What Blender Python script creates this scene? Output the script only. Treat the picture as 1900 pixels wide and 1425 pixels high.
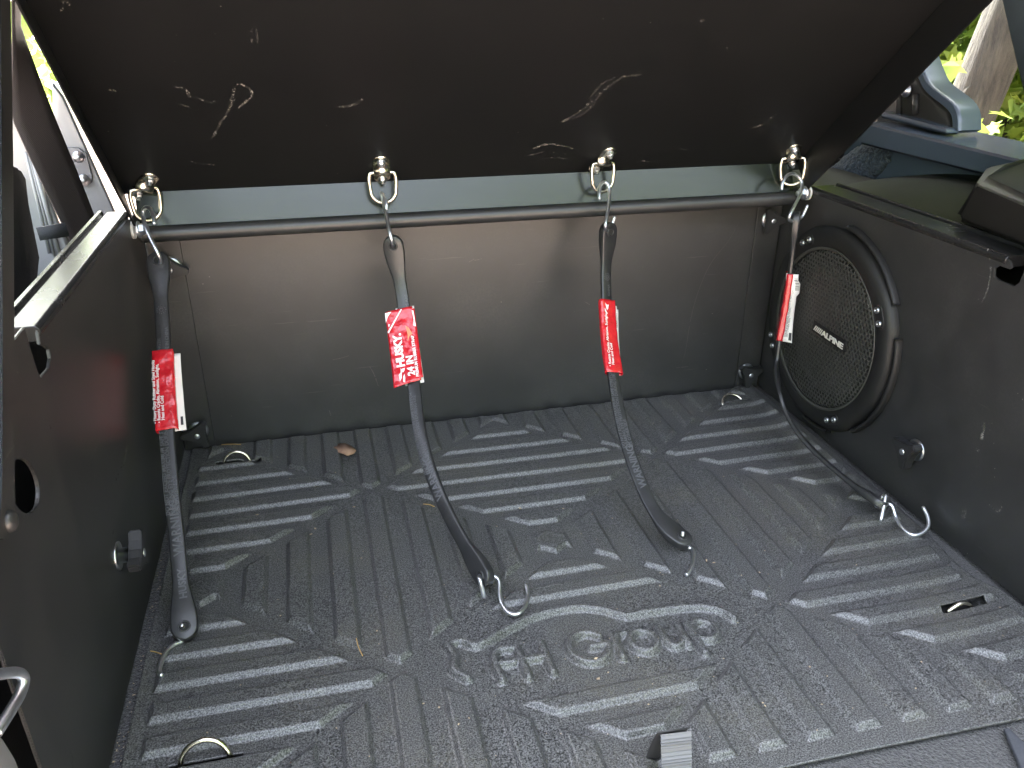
import bpy, bmesh, math, random
import numpy as np
from mathutils import Vector, Matrix, noise as mnoise
for o in list(bpy.data.objects): bpy.data.objects.remove(o)
scene = bpy.context.scene
COL = scene.collection
RNG = random.Random(7)
rad = math.radians

# ------------------------------------------------------------------ camera
# calibrated from the vanishing points of the cargo box; 1 unit = 1 m, x right, y into the car, z up, cargo floor z = 0
FPX, PCX, PCY, CAMH = 1508.0, 950.0, 712.5, 0.695
def _n(v): return v / np.linalg.norm(v)
_Y = _n(np.array([540. - PCX, 3. - PCY, FPX]))
_X = np.array([7700. - PCX, 17. - PCY, FPX]); _X = _n(_X - _Y * np.dot(_X, _Y))
_Z = -np.cross(_X, _Y)
if _Z[1] > 0: _Z = -_Z
RC = np.array([_X, _Y, _Z])
cam_d = bpy.data.cameras.new('camera'); cam = bpy.data.objects.new('camera', cam_d); COL.objects.link(cam)
cam_d.sensor_width = 36.0; cam_d.lens = FPX / 1900.0 * 36.0; cam_d.clip_start = 0.02; cam_d.clip_end = 500
M = Matrix.Identity(4)
for i in range(3):
    M[i][0] = RC[i, 0]; M[i][1] = -RC[i, 1]; M[i][2] = -RC[i, 2]
M[2][3] = CAMH
cam.matrix_world = M
scene.camera = cam

# ------------------------------------------------------------------ sky, sun, exposure
SUN_EL, SUN_AZ = rad(52), math.atan2(-0.12, 0.99)     # azimuth measured from +y towards +x: ahead of the car
world = bpy.data.worlds.new('World'); scene.world = world; world.use_nodes = True
wn = world.node_tree; wn.nodes.clear()
sky = wn.nodes.new('ShaderNodeTexSky'); sky.sky_type = 'NISHITA'; sky.sun_disc = False
sky.sun_elevation = SUN_EL; sky.sun_rotation = SUN_AZ; sky.air_density = 0.8; sky.dust_density = 3.5; sky.ozone_density = 0.6
bgn = wn.nodes.new('ShaderNodeBackground'); bgn.inputs[1].default_value = 0.15
won = wn.nodes.new('ShaderNodeOutputWorld')
hsv = wn.nodes.new('ShaderNodeHueSaturation'); hsv.inputs['Saturation'].default_value = 0.46   # thin white haze over the blue
wn.links.new(sky.outputs[0], hsv.inputs['Color']); wn.links.new(hsv.outputs[0], bgn.inputs[0]); wn.links.new(bgn.outputs[0], won.inputs[0])
sun_d = bpy.data.lights.new('sun', 'SUN'); sun_d.energy = 3.3; sun_d.angle = rad(0.5); sun_d.color = (1.0, 0.95, 0.86)
sun = bpy.data.objects.new('sun', sun_d); COL.objects.link(sun)
sd = Vector((math.sin(SUN_AZ) * math.cos(SUN_EL), math.cos(SUN_AZ) * math.cos(SUN_EL), math.sin(SUN_EL)))
sun.rotation_euler = (-sd).to_track_quat('-Z', 'Y').to_euler()
vs = scene.view_settings
vs.view_transform = 'Standard'; vs.look = 'None'; vs.exposure = 4.2; vs.gamma = 1.0; vs.use_curve_mapping = False
scene.render.engine = 'CYCLES'
scene.cycles.max_bounces = 8; scene.cycles.caustics_reflective = False; scene.cycles.caustics_refractive = False
scene.render.resolution_x = 1024; scene.render.resolution_y = 768

# ------------------------------------------------------------------ measuring: a photo pixel (1900 wide) to a point on a real plane
def ray(px, py): return RC @ _n(np.array([px - PCX, py - PCY, FPX]))
def at(px, py, x=None, y=None, z=None):
    d = ray(px, py)
    if x is not None: t = x / d[0]
    elif y is not None: t = y / d[1]
    else: t = (z - CAMH) / d[2]
    return Vector((d[0] * t, d[1] * t, CAMH + d[2] * t))

# ------------------------------------------------------------------ object helpers
def tag(o, label=None, cat=None, group=None, kind=None):
    if label: o['label'] = label
    if cat: o['category'] = cat
    if group: o['group'] = group
    if kind: o['kind'] = kind
    return o
def thing(name, loc, label, cat, group=None):
    o = bpy.data.objects.new(name, None); COL.objects.link(o); o.location = loc; o.empty_display_size = 0.05
    return tag(o, label, cat, group)
def link(name, me, mat=None, parent=None, smooth=True):
    if mat is not None and not me.materials: me.materials.append(mat)
    o = bpy.data.objects.new(name, me); COL.objects.link(o)
    if smooth:
        me.polygons.foreach_set('use_smooth', [True] * len(me.polygons))
    if smooth and me.name.split('.')[0] in ('box', 'prism', 'slab', 'rail', 'housing', 'fl'):
        w_ = o.modifiers.new('wn', 'WEIGHTED_NORMAL'); w_.weight = 100; w_.keep_sharp = True
    if parent is not None:
        o.parent = parent
        T = parent
        off = Vector((0, 0, 0))
        while T is not None: off += T.location; T = T.parent
        o.location = -off
    return o
def pmesh(name, v, f):
    me = bpy.data.meshes.new(name); me.from_pydata([tuple(p) for p in v], [], [tuple(q) for q in f]); me.validate(); me.update(); return me
def bevel_mesh(me, w, seg=2, ang=35):
    bm = bmesh.new(); bm.from_mesh(me)
    bmesh.ops.remove_doubles(bm, verts=bm.verts, dist=1e-6)
    bmesh.ops.recalc_face_normals(bm, faces=bm.faces)
    es = [e for e in bm.edges if len(e.link_faces) == 2 and e.calc_face_angle(0) > rad(ang)]
    if es and w > 0:
        bmesh.ops.bevel(bm, geom=es, offset=w, segments=seg, affect='EDGES', clamp_overlap=True)
    bm.to_mesh(me); bm.free(); return me
def sharp(o, ang=40):
    me = o.data; bm = bmesh.new(); bm.from_mesh(me)
    for e in bm.edges:
        if len(e.link_faces) == 2 and e.calc_face_angle(0) > rad(ang): e.smooth = False
    bm.to_mesh(me); bm.free(); return o
def box_mesh(x0, x1, y0, y1, z0, z1, bev=0.0, seg=2):
    v = [(x0,y0,z0),(x1,y0,z0),(x1,y1,z0),(x0,y1,z0),(x0,y0,z1),(x1,y0,z1),(x1,y1,z1),(x0,y1,z1)]
    f = [(0,3,2,1),(4,5,6,7),(0,1,5,4),(1,2,6,5),(2,3,7,6),(3,0,4,7)]
    return bevel_mesh(pmesh('box', v, f), bev, seg)
def prism(outline, holes, frame, depth, bev=0.0):
    """outline: 2-D points; frame=(O,U,V,N): point = O+U*a+V*b, extruded by N*depth."""
    O, U, V, N = frame
    bm = bmesh.new(); loops = [outline] + list(holes); eds = []
    for lp in loops:
        vs_ = [bm.verts.new(O + U * a + V * b) for a, b in lp]
        for i in range(len(vs_)): eds.append(bm.edges.new((vs_[i], vs_[(i + 1) % len(vs_)])))
    bmesh.ops.triangle_fill(bm, use_beauty=True, edges=eds, normal=N)
    r = bmesh.ops.extrude_face_region(bm, geom=list(bm.faces))
    for e in r['geom']:
        if isinstance(e, bmesh.types.BMVert): e.co += N * depth
    bmesh.ops.recalc_face_normals(bm, faces=bm.faces)
    me = bpy.data.meshes.new('prism'); bm.to_mesh(me); bm.free()
    if bev > 0:
        bm = bmesh.new(); bm.from_mesh(me)
        es = [e for e in bm.edges if len(e.link_faces) == 2 and e.calc_face_angle(0) > rad(50)]
        bmesh.ops.bevel(bm, geom=es, offset=bev, segments=2, affect='EDGES', clamp_overlap=True)
        bm.to_mesh(me); bm.free()
    return me
def catmull(P, n=10):
    P = [Vector(p) for p in P]; Q = [P[0] * 2 - P[1]] + P + [P[-1] * 2 - P[-2]]; out = []
    for i in range(1, len(Q) - 2):
        for k in range(n):
            t = k / n; a, b, c, d = Q[i-1], Q[i], Q[i+1], Q[i+2]
            out.append(0.5 * ((2*b) + (c-a)*t + (2*a-5*b+4*c-d)*t*t + (3*b-a-3*c+d)*t**3))
    out.append(P[-1]); return out
def tube_mesh(P, r, seg=10, closed=False, cap=True, rend=None):
    P = [Vector(p) for p in P]; n = len(P); v = []; f = []; nrm = None
    for i in range(n):
        if closed: t = P[(i+1) % n] - P[i-1]
        else: t = P[min(i+1, n-1)] - P[max(i-1, 0)]
        t.normalize()
        if nrm is None:
            nrm = t.orthogonal().normalized()
        else:
            nrm = (nrm - t * nrm.dot(t)).normalized()
        b = t.cross(nrm); rr = r(i / (n - 1)) if callable(r) else r
        for k in range(seg):
            a = 2 * math.pi * k / seg; v.append(P[i] + (nrm * math.cos(a) + b * math.sin(a)) * rr)
    m = n if closed else n - 1
    for i in range(m):
        j = (i + 1) % n
        for k in range(seg):
            f.append((i*seg+k, i*seg+(k+1) % seg, j*seg+(k+1) % seg, j*seg+k))
    if cap and not closed:
        f.append(tuple(range(seg))[::-1]); f.append(tuple((n-1)*seg+k for k in range(seg)))
    return pmesh('tube', v, f)
def lathe(frame, rings, seg=48, rfun=None, caps=(False, True)):
    """rings: (radius, height); frame=(O,U,V,N)"""
    O, U, V, N = frame; v = []; f = []
    for r, h in rings:
        for k in range(seg):
            a = 2 * math.pi * k / seg; q = r * (rfun(a, r, h) if rfun else 1.0)
            v.append(O + (U * math.cos(a) + V * math.sin(a)) * q + N * h)
    for i in range(len(rings) - 1):
        for k in range(seg): f.append((i*seg+k, i*seg+(k+1) % seg, (i+1)*seg+(k+1) % seg, (i+1)*seg+k))
    if caps[0]: f.append(tuple(range(seg))[::-1])
    if caps[1]: f.append(tuple((len(rings)-1)*seg+k for k in range(seg)))
    return pmesh('lathe', v, f)
def join(meshes):
    v = []; f = []
    for me in meshes:
        b = len(v); v += [x.co.copy() for x in me.vertices]; f += [tuple(i + b for i in p.vertices) for p in me.polygons]
        bpy.data.meshes.remove(me)
    return pmesh('joined', v, f)
_tcache = {}
def text_geo(txt, size, bold=0.0, ext=0.0, space=1.0, shear=0.0):
    cu = bpy.data.curves.new('t', 'FONT'); cu.body = txt; cu.size = size; cu.offset = bold; cu.extrude = ext; cu.space_character = space
    cu.resolution_u = 2; cu.shear = shear
    ob = bpy.data.objects.new('t', cu); COL.objects.link(ob)
    dg = bpy.context.evaluated_depsgraph_get(); dg.update()
    me = bpy.data.meshes.new_from_object(ob.evaluated_get(dg))
    v = [x.co.copy() for x in me.vertices]; f = [tuple(p.vertices) for p in me.polygons]
    bpy.data.objects.remove(ob); bpy.data.curves.remove(cu); bpy.data.meshes.remove(me)
    w = max([p.x for p in v]) if v else 0
    return v, f, w

# ------------------------------------------------------------------ materials
def mat(name):
    m = bpy.data.materials.new(name); m.use_nodes = True; return m, m.node_tree, m.node_tree.nodes['Principled BSDF']
def nd(nt, typ, **kw):
    n = nt.nodes.new(typ)
    for k, v in kw.items():
        if k in n.inputs: n.inputs[k].default_value = v
        else: setattr(n, k, v)
    return n
def L(nt, a, b): nt.links.new(a, b)
def ramp(nt, fac, p0, p1, c0=(0,0,0,1), c1=(1,1,1,1)):
    r = nt.nodes.new('ShaderNodeValToRGB'); r.color_ramp.elements[0].position = p0; r.color_ramp.elements[1].position = p1
    r.color_ramp.elements[0].color = c0; r.color_ramp.elements[1].color = c1; nt.links.new(fac, r.inputs[0]); return r.outputs[0]
def mixc(nt, fac, a, b):
    m = nt.nodes.new('ShaderNodeMix'); m.data_type = 'RGBA'
    if isinstance(fac, float): m.inputs[0].default_value = fac
    else: nt.links.new(fac, m.inputs[0])
    for s, c in ((6, a), (7, b)):
        if isinstance(c, tuple): m.inputs[s].default_value = c
        else: nt.links.new(c, m.inputs[s])
    return m.outputs[2]
def objco(nt): return nd(nt, 'ShaderNodeTexCoord').outputs['Object']
def noise(nt, co, scale, detail=2.0, rough=0.5):
    n = nd(nt, 'ShaderNodeTexNoise', Scale=scale, Detail=detail, Roughness=rough); nt.links.new(co, n.inputs['Vector']); return n.outputs[0]
def bump(nt, h, strength, dist, prev=None):
    b = nd(nt, 'ShaderNodeBump', Strength=strength, Distance=dist); nt.links.new(h, b.inputs['Height'])
    if prev is not None: nt.links.new(prev, b.inputs['Normal'])
    return b.outputs[0]
def surf(name, col, rough, metal=0.0, bsc=0.0, bst=0.0, bdist=0.001, var=0.25, vsc=12.0, spec=0.5, rvar=0.06, dust=0.0, dustcol=(0.35,0.32,0.27,1), specks=0.0, scr=0.0):
    m, nt, b = mat(name); co = objco(nt); c = tuple(col) + (1,)
    big = noise(nt, co, vsc, 4, 0.6)
    base = mixc(nt, ramp(nt, big, 0.3, 0.7), tuple(x * (1 - var) for x in col) + (1,), tuple(x * (1 + var) for x in col) + (1,))
    if dust > 0:
        d1 = noise(nt, co, vsc * 0.5, 5, 0.65); d2 = noise(nt, co, 260, 2)
        mm = nd(nt, 'ShaderNodeMath', operation='MULTIPLY'); L(nt, ramp(nt, d1, 0.45, 0.75), mm.inputs[0]); L(nt, ramp(nt, d2, 0.35, 0.7), mm.inputs[1])
        m2 = nd(nt, 'ShaderNodeMath', operation='MULTIPLY'); L(nt, mm.outputs[0], m2.inputs[0]); m2.inputs[1].default_value = dust
        base = mixc(nt, m2.outputs[0], base, dustcol)
    if specks > 0:
        vo = nd(nt, 'ShaderNodeTexVoronoi', Scale=95.0); L(nt, co, vo.inputs['Vector'])
        sp = ramp(nt, vo.outputs['Distance'], 0.03, 0.075, (1,1,1,1), (0,0,0,1))
        g = ramp(nt, noise(nt, co, 9, 3), 0.55, 0.62)
        sep = nd(nt, 'ShaderNodeSeparateColor'); L(nt, vo.outputs['Color'], sep.inputs[0])
        pick = ramp(nt, sep.outputs[0], 0.80, 0.82)
        a = nd(nt, 'ShaderNodeMath', operation='MULTIPLY'); L(nt, sp, a.inputs[0]); L(nt, pick, a.inputs[1])
        a2 = nd(nt, 'ShaderNodeMath', operation='MULTIPLY'); L(nt, a.outputs[0], a2.inputs[0]); a2.inputs[1].default_value = specks
        a3 = nd(nt, 'ShaderNodeMath', operation='MULTIPLY'); L(nt, a2.outputs[0], a3.inputs[0]); L(nt, g, a3.inputs[1])
        base = mixc(nt, a3.outputs[0], base, (0.45, 0.42, 0.36, 1))
    if scr > 0:
        mp = nd(nt, 'ShaderNodeMapping'); mp.inputs['Scale'].default_value = (6, 6, 160); mp.inputs['Rotation'].default_value = (0.5, 0.7, 0.3); L(nt, co, mp.inputs[0])
        s1 = ramp(nt, noise(nt, mp.outputs[0], 1.0, 3, 0.6), 0.70, 0.74)
        s2 = nd(nt, 'ShaderNodeMath', operation='MULTIPLY'); L(nt, s1, s2.inputs[0]); s2.inputs[1].default_value = scr
        base = mixc(nt, s2.outputs[0], base, (0.3, 0.28, 0.25, 1))
    L(nt, base, b.inputs['Base Color'])
    rr = nd(nt, 'ShaderNodeMapRange'); L(nt, big, rr.inputs[0]); rr.inputs[3].default_value = max(0.02, rough - rvar); rr.inputs[4].default_value = rough + rvar
    L(nt, rr.outputs[0], b.inputs['Roughness'])
    b.inputs['Metallic'].default_value = metal; b.inputs['Specular IOR Level'].default_value = spec
    if bst > 0: L(nt, bump(nt, noise(nt, co, bsc, 3, 0.6), bst, bdist), b.inputs['Normal'])
    return m
def emit_free(name, col, rough=0.6): return surf(name, col, rough, var=0.12)

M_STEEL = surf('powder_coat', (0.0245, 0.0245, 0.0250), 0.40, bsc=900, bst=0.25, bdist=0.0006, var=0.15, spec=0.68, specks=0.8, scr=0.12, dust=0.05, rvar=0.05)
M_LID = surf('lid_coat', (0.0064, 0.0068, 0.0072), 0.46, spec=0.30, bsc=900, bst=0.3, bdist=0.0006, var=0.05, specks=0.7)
M_BAND = surf('smooth_coat', (0.011, 0.015, 0.011), 0.22, bsc=700, bst=0.12, bdist=0.0004, var=0.1, spec=0.6, specks=0.2)  # green tint in the base stands in for reflected trees
M_RAIL = surf('rail_coat', (0.016, 0.016, 0.016), 0.26, bsc=500, bst=0.15, bdist=0.0005, var=0.15, spec=0.34, specks=0.4, dust=0.06)
M_ZINC = surf('zinc', (0.74, 0.76, 0.80), 0.36, metal=1.0, bsc=300, bst=0.15, bdist=0.0004, var=0.12, vsc=60)
M_YZINC = surf('yellow_zinc', (0.72, 0.68, 0.57), 0.22, metal=1.0, bsc=300, bst=0.15, bdist=0.0004, var=0.15, vsc=60)
M_WASH = surf('washer_zinc', (0.5, 0.52, 0.55), 0.3, metal=1.0, var=0.1, vsc=80)
M_RUB = surf('rubber', (0.022, 0.0225, 0.024), 0.36, bsc=600, bst=0.2, bdist=0.0005, var=0.2, vsc=40, dust=0.05, spec=0.6)
M_RUBTXT = surf('rubber_relief', (0.085, 0.088, 0.095), 0.5, var=0.1)
M_KNOB = surf('knob_plastic', (0.022, 0.022, 0.023), 0.42, bsc=700, bst=0.2, bdist=0.0005, var=0.1)
M_SPK = surf('speaker_plastic', (0.013, 0.013, 0.013), 0.52, spec=0.35, bsc=800, bst=0.3, bdist=0.0005, var=0.1, dust=0.04)
M_GRILL = surf('grille_steel', (0.050, 0.050, 0.045), 0.42, var=0.1)
M_CONE = surf('speaker_cone', (0.010, 0.010, 0.009), 0.6, var=0.2)
M_SILVER = surf('silver_print', (0.66, 0.64, 0.58), 0.4, metal=0.0, var=0.05)
M_WHITE = surf('white_card', (0.78, 0.77, 0.74), 0.4, var=0.04, bsc=90, bst=0.1, bdist=0.001)
M_WPRINT = surf('white_print', (0.8, 0.8, 0.8), 0.35, var=0.02)
M_BPRINT = surf('dark_print', (0.03, 0.03, 0.035), 0.5, var=0.02)
M_ORANGE = surf('orange_print', (0.7, 0.25, 0.12), 0.3, var=0.1)
M_SCUFF = surf('scuff', (0.14, 0.13, 0.115), 0.8, var=0.4, vsc=400)
def chalk(name, col, amt):
    m, nt, b = mat(name); co = objco(nt); b.inputs['Base Color'].default_value = col + (1,); b.inputs['Roughness'].default_value = 0.9
    a = ramp(nt, noise(nt, co, 460, 2, 0.7), 0.50, 0.56); c = ramp(nt, noise(nt, co, 90, 3, 0.6), 0.36, 0.58)
    k = nd(nt, 'ShaderNodeMath', operation='MULTIPLY'); L(nt, a, k.inputs[0]); L(nt, c, k.inputs[1])
    k2 = nd(nt, 'ShaderNodeMath', operation='MULTIPLY'); L(nt, k.outputs[0], k2.inputs[0]); k2.inputs[1].default_value = amt
    L(nt, k2.outputs[0], b.inputs['Alpha']); return m
M_CHALK = chalk('chalky_scuff', (0.26, 0.25, 0.23), 0.9)
M_CHALK2 = chalk('faint_scuff', (0.14, 0.133, 0.125), 0.7)
M_PLAST = surf('trim_plastic', (0.010, 0.0115, 0.0085), 0.48, bsc=420, bst=0.35, bdist=0.0006, var=0.1, spec=0.2)
M_TRIMD = surf('dark_trim', (0.016, 0.0155, 0.015), 0.5, bsc=520, bst=0.5, bdist=0.0008, var=0.1, specks=0.3)
M_PAINT = surf('body_paint', (0.06, 0.08, 0.11), 0.25, var=0.05, spec=0.7)
M_PALEP = surf('pale_sunlit_paint', (0.36, 0.36, 0.375), 0.22, var=0.06, spec=0.7)  # pale grey whose brightness also stands in for sunlight on the jamb
M_GREYP = surf('grey_plastic', (0.30, 0.30, 0.33), 0.5, bsc=400, bst=0.3, bdist=0.0006, var=0.06)
M_PLATE = surf('striker_plate', (0.24, 0.24, 0.26), 0.25, metal=0.5, var=0.15)
M_DARK = surf('near_black', (0.008, 0.008, 0.008), 0.8, var=0.1)  # near-black colour, painted as shade inside the strap eyes
M_DRY = surf('dry_leaf', (0.33, 0.20, 0.13), 0.8, bsc=150, bst=0.5, bdist=0.002, var=0.25, vsc=90)
M_NEEDLE = surf('needle', (0.45, 0.28, 0.09), 0.6, var=0.2)
M_CHIP = surf('wood_chip', (0.42, 0.33, 0.22), 0.8, var=0.4, vsc=60)

def red_label():
    m, nt, b = mat('red_label'); co = objco(nt)
    n1 = noise(nt, co, 70, 3, 0.6)
    L(nt, mixc(nt, ramp(nt, n1, 0.35, 0.7), (0.50, 0.012, 0.022, 1), (0.62, 0.02, 0.03, 1)), b.inputs['Base Color'])
    b.inputs['Roughness'].default_value = 0.16; b.inputs['Coat Weight'].default_value = 0.6; b.inputs['Coat Roughness'].default_value = 0.08
    L(nt, bump(nt, noise(nt, co, 110, 2, 0.5), 0.55, 0.004), b.inputs['Normal']); return m
M_RED = red_label()

def mat_rubber():
    m, nt, b = mat('mat_vinyl'); co = objco(nt)
    g = noise(nt, co, 620, 2, 0.6); big = noise(nt, co, 5, 5, 0.65)
    vo = nd(nt, 'ShaderNodeTexVoronoi', Scale=520.0); L(nt, co, vo.inputs['Vector'])
    base = mixc(nt, ramp(nt, g, 0.38, 0.70), (0.013, 0.013, 0.0132, 1), (0.185, 0.184, 0.182, 1))
    d = nd(nt, 'ShaderNodeMath', operation='MULTIPLY'); L(nt, ramp(nt, big, 0.48, 0.72), d.inputs[0]); L(nt, ramp(nt, noise(nt, co, 300, 3, 0.7), 0.4, 0.7), d.inputs[1])
    d2 = nd(nt, 'ShaderNodeMath', operation='MULTIPLY'); L(nt, d.outputs[0], d2.inputs[0]); d2.inputs[1].default_value = 0.5
    base = mixc(nt, d2.outputs[0], base, (0.19, 0.17, 0.11, 1))
    L(nt, base, b.inputs['Base Color'])
    rr = nd(nt, 'ShaderNodeMapRange'); L(nt, big, rr.inputs[0]); rr.inputs[3].default_value = 0.25; rr.inputs[4].default_value = 0.38
    L(nt, rr.outputs[0], b.inputs['Roughness']); b.inputs['Specular IOR Level'].default_value = 0.6
    n1 = bump(nt, g, 0.5, 0.0009); n2 = bump(nt, vo.outputs['Distance'], 0.25, 0.0008, n1)
    L(nt, n2, b.inputs['Normal']); return m
M_MAT = mat_rubber()
def carpet_mat(name, c0, c1, sc, st, dist):
    m, nt, b = mat(name); co = objco(nt); g = noise(nt, co, sc, 3, 0.75)
    L(nt, mixc(nt, ramp(nt, g, 0.35, 0.68), c0 + (1,), c1 + (1,)), b.inputs['Base Color']); b.inputs['Roughness'].default_value = 0.95
    b.inputs['Specular IOR Level'].default_value = 0.15; b.inputs['Sheen Weight'].default_value = 0.3
    L(nt, bump(nt, g, st, dist), b.inputs['Normal']); return m
M_CARPET = carpet_mat('floor_carpet', (0.004, 0.004, 0.004), (0.075, 0.071, 0.067), 300, 1.0, 0.008)
M_FLEECE = carpet_mat('fleece', (0.015, 0.019, 0.030), (0.10, 0.125, 0.18), 170, 1.0, 0.008)
def web_mat(name, c0, c1, axis_scale):
    m, nt, b = mat(name); co = objco(nt)
    w = nd(nt, 'ShaderNodeTexWave', Scale=axis_scale, Distortion=0.4); w.bands_direction = 'DIAGONAL'; L(nt, co, w.inputs['Vector'])
    g = noise(nt, co, 900, 2)
    L(nt, mixc(nt, g, mixc(nt, w.outputs[0], c0 + (1,), c1 + (1,)), c0 + (1,)), b.inputs['Base Color']); b.inputs['Roughness'].default_value = 0.65
    L(nt, bump(nt, w.outputs[0], 0.5, 0.001), b.inputs['Normal']); return m
M_BELT = web_mat('belt_webbing', (0.028, 0.022, 0.022), (0.062, 0.05, 0.05), 160)
M_WEBD = web_mat('dark_webbing', (0.03, 0.032, 0.04), (0.10, 0.105, 0.12), 300)
M_GROS = surf('grosgrain', (0.14, 0.14, 0.144), 0.6, var=0.08)
M_GROSD = surf('grosgrain_dark', (0.035, 0.033, 0.033), 0.6, var=0.08)
def bark_mat():
    m, nt, b = mat('bark'); co = objco(nt)
    mp = nd(nt, 'ShaderNodeMapping'); mp.inputs['Scale'].default_value = (1, 1, 0.16); L(nt, co, mp.inputs[0])
    n1 = noise(nt, mp.outputs[0], 34, 6, 0.7); n2 = noise(nt, co, 4, 3)
    c = mixc(nt, ramp(nt, n1, 0.36, 0.66), (0.0035, 0.0033, 0.0026, 1), (0.036, 0.0345, 0.025, 1))
    L(nt, mixc(nt, ramp(nt, n2, 0.45, 0.8), c, (0.040, 0.043, 0.028, 1)), b.inputs['Base Color']); b.inputs['Roughness'].default_value = 0.9
    L(nt, bump(nt, n1, 1.0, 0.03), b.inputs['Normal']); return m
M_BARK = bark_mat()
def leaf_mat(name, ca, cb, tr):
    m, nt, b = mat(name); gi = nd(nt, 'ShaderNodeNewGeometry'); co = objco(nt)
    n1 = noise(nt, co, 1.7, 3, 0.6)
    a = nd(nt, 'ShaderNodeMath', operation='ADD'); L(nt, n1, a.inputs[0]); 
    s = nd(nt, 'ShaderNodeMath', operation='MULTIPLY_ADD'); L(nt, gi.outputs['Random Per Island'], s.inputs[0]); s.inputs[1].default_value = 0.5; s.inputs[2].default_value = -0.25
    L(nt, s.outputs[0], a.inputs[1])
    c = mixc(nt, ramp(nt, a.outputs[0], 0.25, 0.75), ca + (1,), cb + (1,))
    L(nt, c, b.inputs['Base Color']); b.inputs['Roughness'].default_value = 0.45
    t = nd(nt, 'ShaderNodeBsdfTranslucent'); L(nt, c, t.inputs[0])
    br = nd(nt, 'ShaderNodeBrightContrast'); br.inputs[1].default_value = 0.05; L(nt, c, br.inputs[0]); L(nt, br.outputs[0], t.inputs[0])
    mx = nd(nt, 'ShaderNodeMixShader'); mx.inputs[0].default_value = tr; L(nt, b.outputs[0], mx.inputs[1]); L(nt, t.outputs[0], mx.inputs[2])
    L(nt, mx.outputs[0], nt.nodes['Material Output'].inputs[0]); return m
M_LEAF = leaf_mat('maple_leaf', (0.075, 0.155, 0.012), (0.19, 0.25, 0.02), 0.66)
M_GROUND = surf('gravel', (0.45, 0.345, 0.30), 0.9, bsc=40, bst=0.8, bdist=0.02, var=0.3, vsc=1.2)
M_PILLAR = surf('pillar_trim', (0.022, 0.032, 0.040), 0.6, bsc=400, bst=0.3, bdist=0.0006, var=0.06, spec=0.3)
M_SEAT = surf('seat_cloth', (0.02, 0.02, 0.022), 0.9, bsc=300, bst=0.5, bdist=0.001, var=0.1, spec=0.2)
M_ROOF = surf('roof_shell', (0.10, 0.10, 0.105), 0.6, var=0.05)

# ------------------------------------------------------------------ setting: ground, floor carpet
XL, XR, YB = -0.253, 0.83, 1.315
g = pmesh('ground', [(-150,-150,-0.78),(150,-150,-0.78),(150,150,-0.78),(-150,150,-0.78)], [(0,1,2,3)])
tag(link('ground', g, M_GROUND), kind='structure')
fl = pmesh('cargo_floor', [(-0.6,0.12,-0.006),(1.12,0.12,-0.006),(1.12,1.7,-0.006),(-0.6,1.7,-0.006),(-0.6,0.12,-0.05),(1.12,0.12,-0.05),(1.12,1.7,-0.05),(-0.6,1.7,-0.05)],
           [(0,1,2,3),(4,7,6,5),(0,4,5,1),(1,5,6,2),(2,6,7,3),(3,7,4,0)])
tag(link('cargo_floor', fl, M_CARPET, smooth=False), kind='structure')

# ------------------------------------------------------------------ the car shell around the cargo bay
X3, Y3, Z3 = Vector((1,0,0)), Vector((0,1,0)), Vector((0,0,1))
car = thing('car', (0.29, 1.0, -0.78), 'blue-grey car body with open rear, surrounding the black cargo box', 'car')
def quad_sheet(pts, N, th): # solid slab from a planar polygon
    n = len(pts); v = [Vector(p) for p in pts] + [Vector(p) + N * th for p in pts]
    f = [tuple(range(n))[::-1], tuple(range(n, 2*n))] + [(i, (i+1) % n, n + (i+1) % n, n + i) for i in range(n)]
    me = pmesh('slab', v, f); return bevel_mesh(me, 0)
link('shade_roof', box_mesh(-0.66, 1.34, 0.70, 3.9, 1.17, 1.22, 0.02), M_ROOF, car)  # unseen; its reach is shaped to shade the bay from sky and sun
# right side: outer wall, sill, window corner frame, pillar
RX = 1.10
link('side_wall', box_mesh(RX + 0.03, RX + 0.09, 0.0, 3.9, -0.5, 0.455, 0.004), M_PAINT, car)
a0, a1 = at(1643, 232, x=RX), at(1960, 335, x=RX)
zs = 0.478
sill = prism([(0.55, 0.44), (0.55, zs - 0.012), (1.46, zs + 0.004), (1.46, 0.44)], [], (Vector((RX - 0.028, 0, 0)), Y3, Z3, X3), 0.14, 0.004)
link('window_sill', sill, M_PAINT, car)
def outline_at(pts, x): return [(p.y, p.z) for p in (at(a, b, x=x) for a, b in pts)]
fr = outline_at([(1630,228),(1630,120),(1690,105),(1702,140),(1718,170),(1762,208),(1768,247)], RX + 0.04)
web = link('window_frame', prism(fr, [], (Vector((RX + 0.035, 0, 0)), Y3, Z3, X3), 0.012, 0.003), M_TRIMD, car)
ax = [(1690,105),(1702,140),(1718,170),(1762,208),(1768,247)]
pth = [at(a, b, x=RX + 0.03) for a, b in ax]
prof = []
cv = catmull(pth, 6); vv = []; ff = []
for i, p in enumerate(cv):
    t = (cv[min(i+1, len(cv)-1)] - cv[max(i-1, 0)]).normalized(); nn = Vector((0, -t.z, t.y))
    if nn.y > 0: nn = -nn
    for q in (p, p + nn * 0.012, p + nn * 0.016 + X3 * 0.006, p + nn * 0.016 + X3 * 0.046, p + X3 * 0.05): vv.append(q)
    if i:
        b = i * 5
        for k in range(5): ff.append((b-5+k, b-5+(k+1) % 5, b+(k+1) % 5, b+k))
ff += [(0,1,2,3,4), tuple(len(vv)-5+k for k in range(5))[::-1]]
sharp(link('frame_flange', bevel_mesh(pmesh('fl', vv, ff), 0), M_PAINT, web), 50)
c0 = at(1683, 168, x=RX + 0.03)
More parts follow.
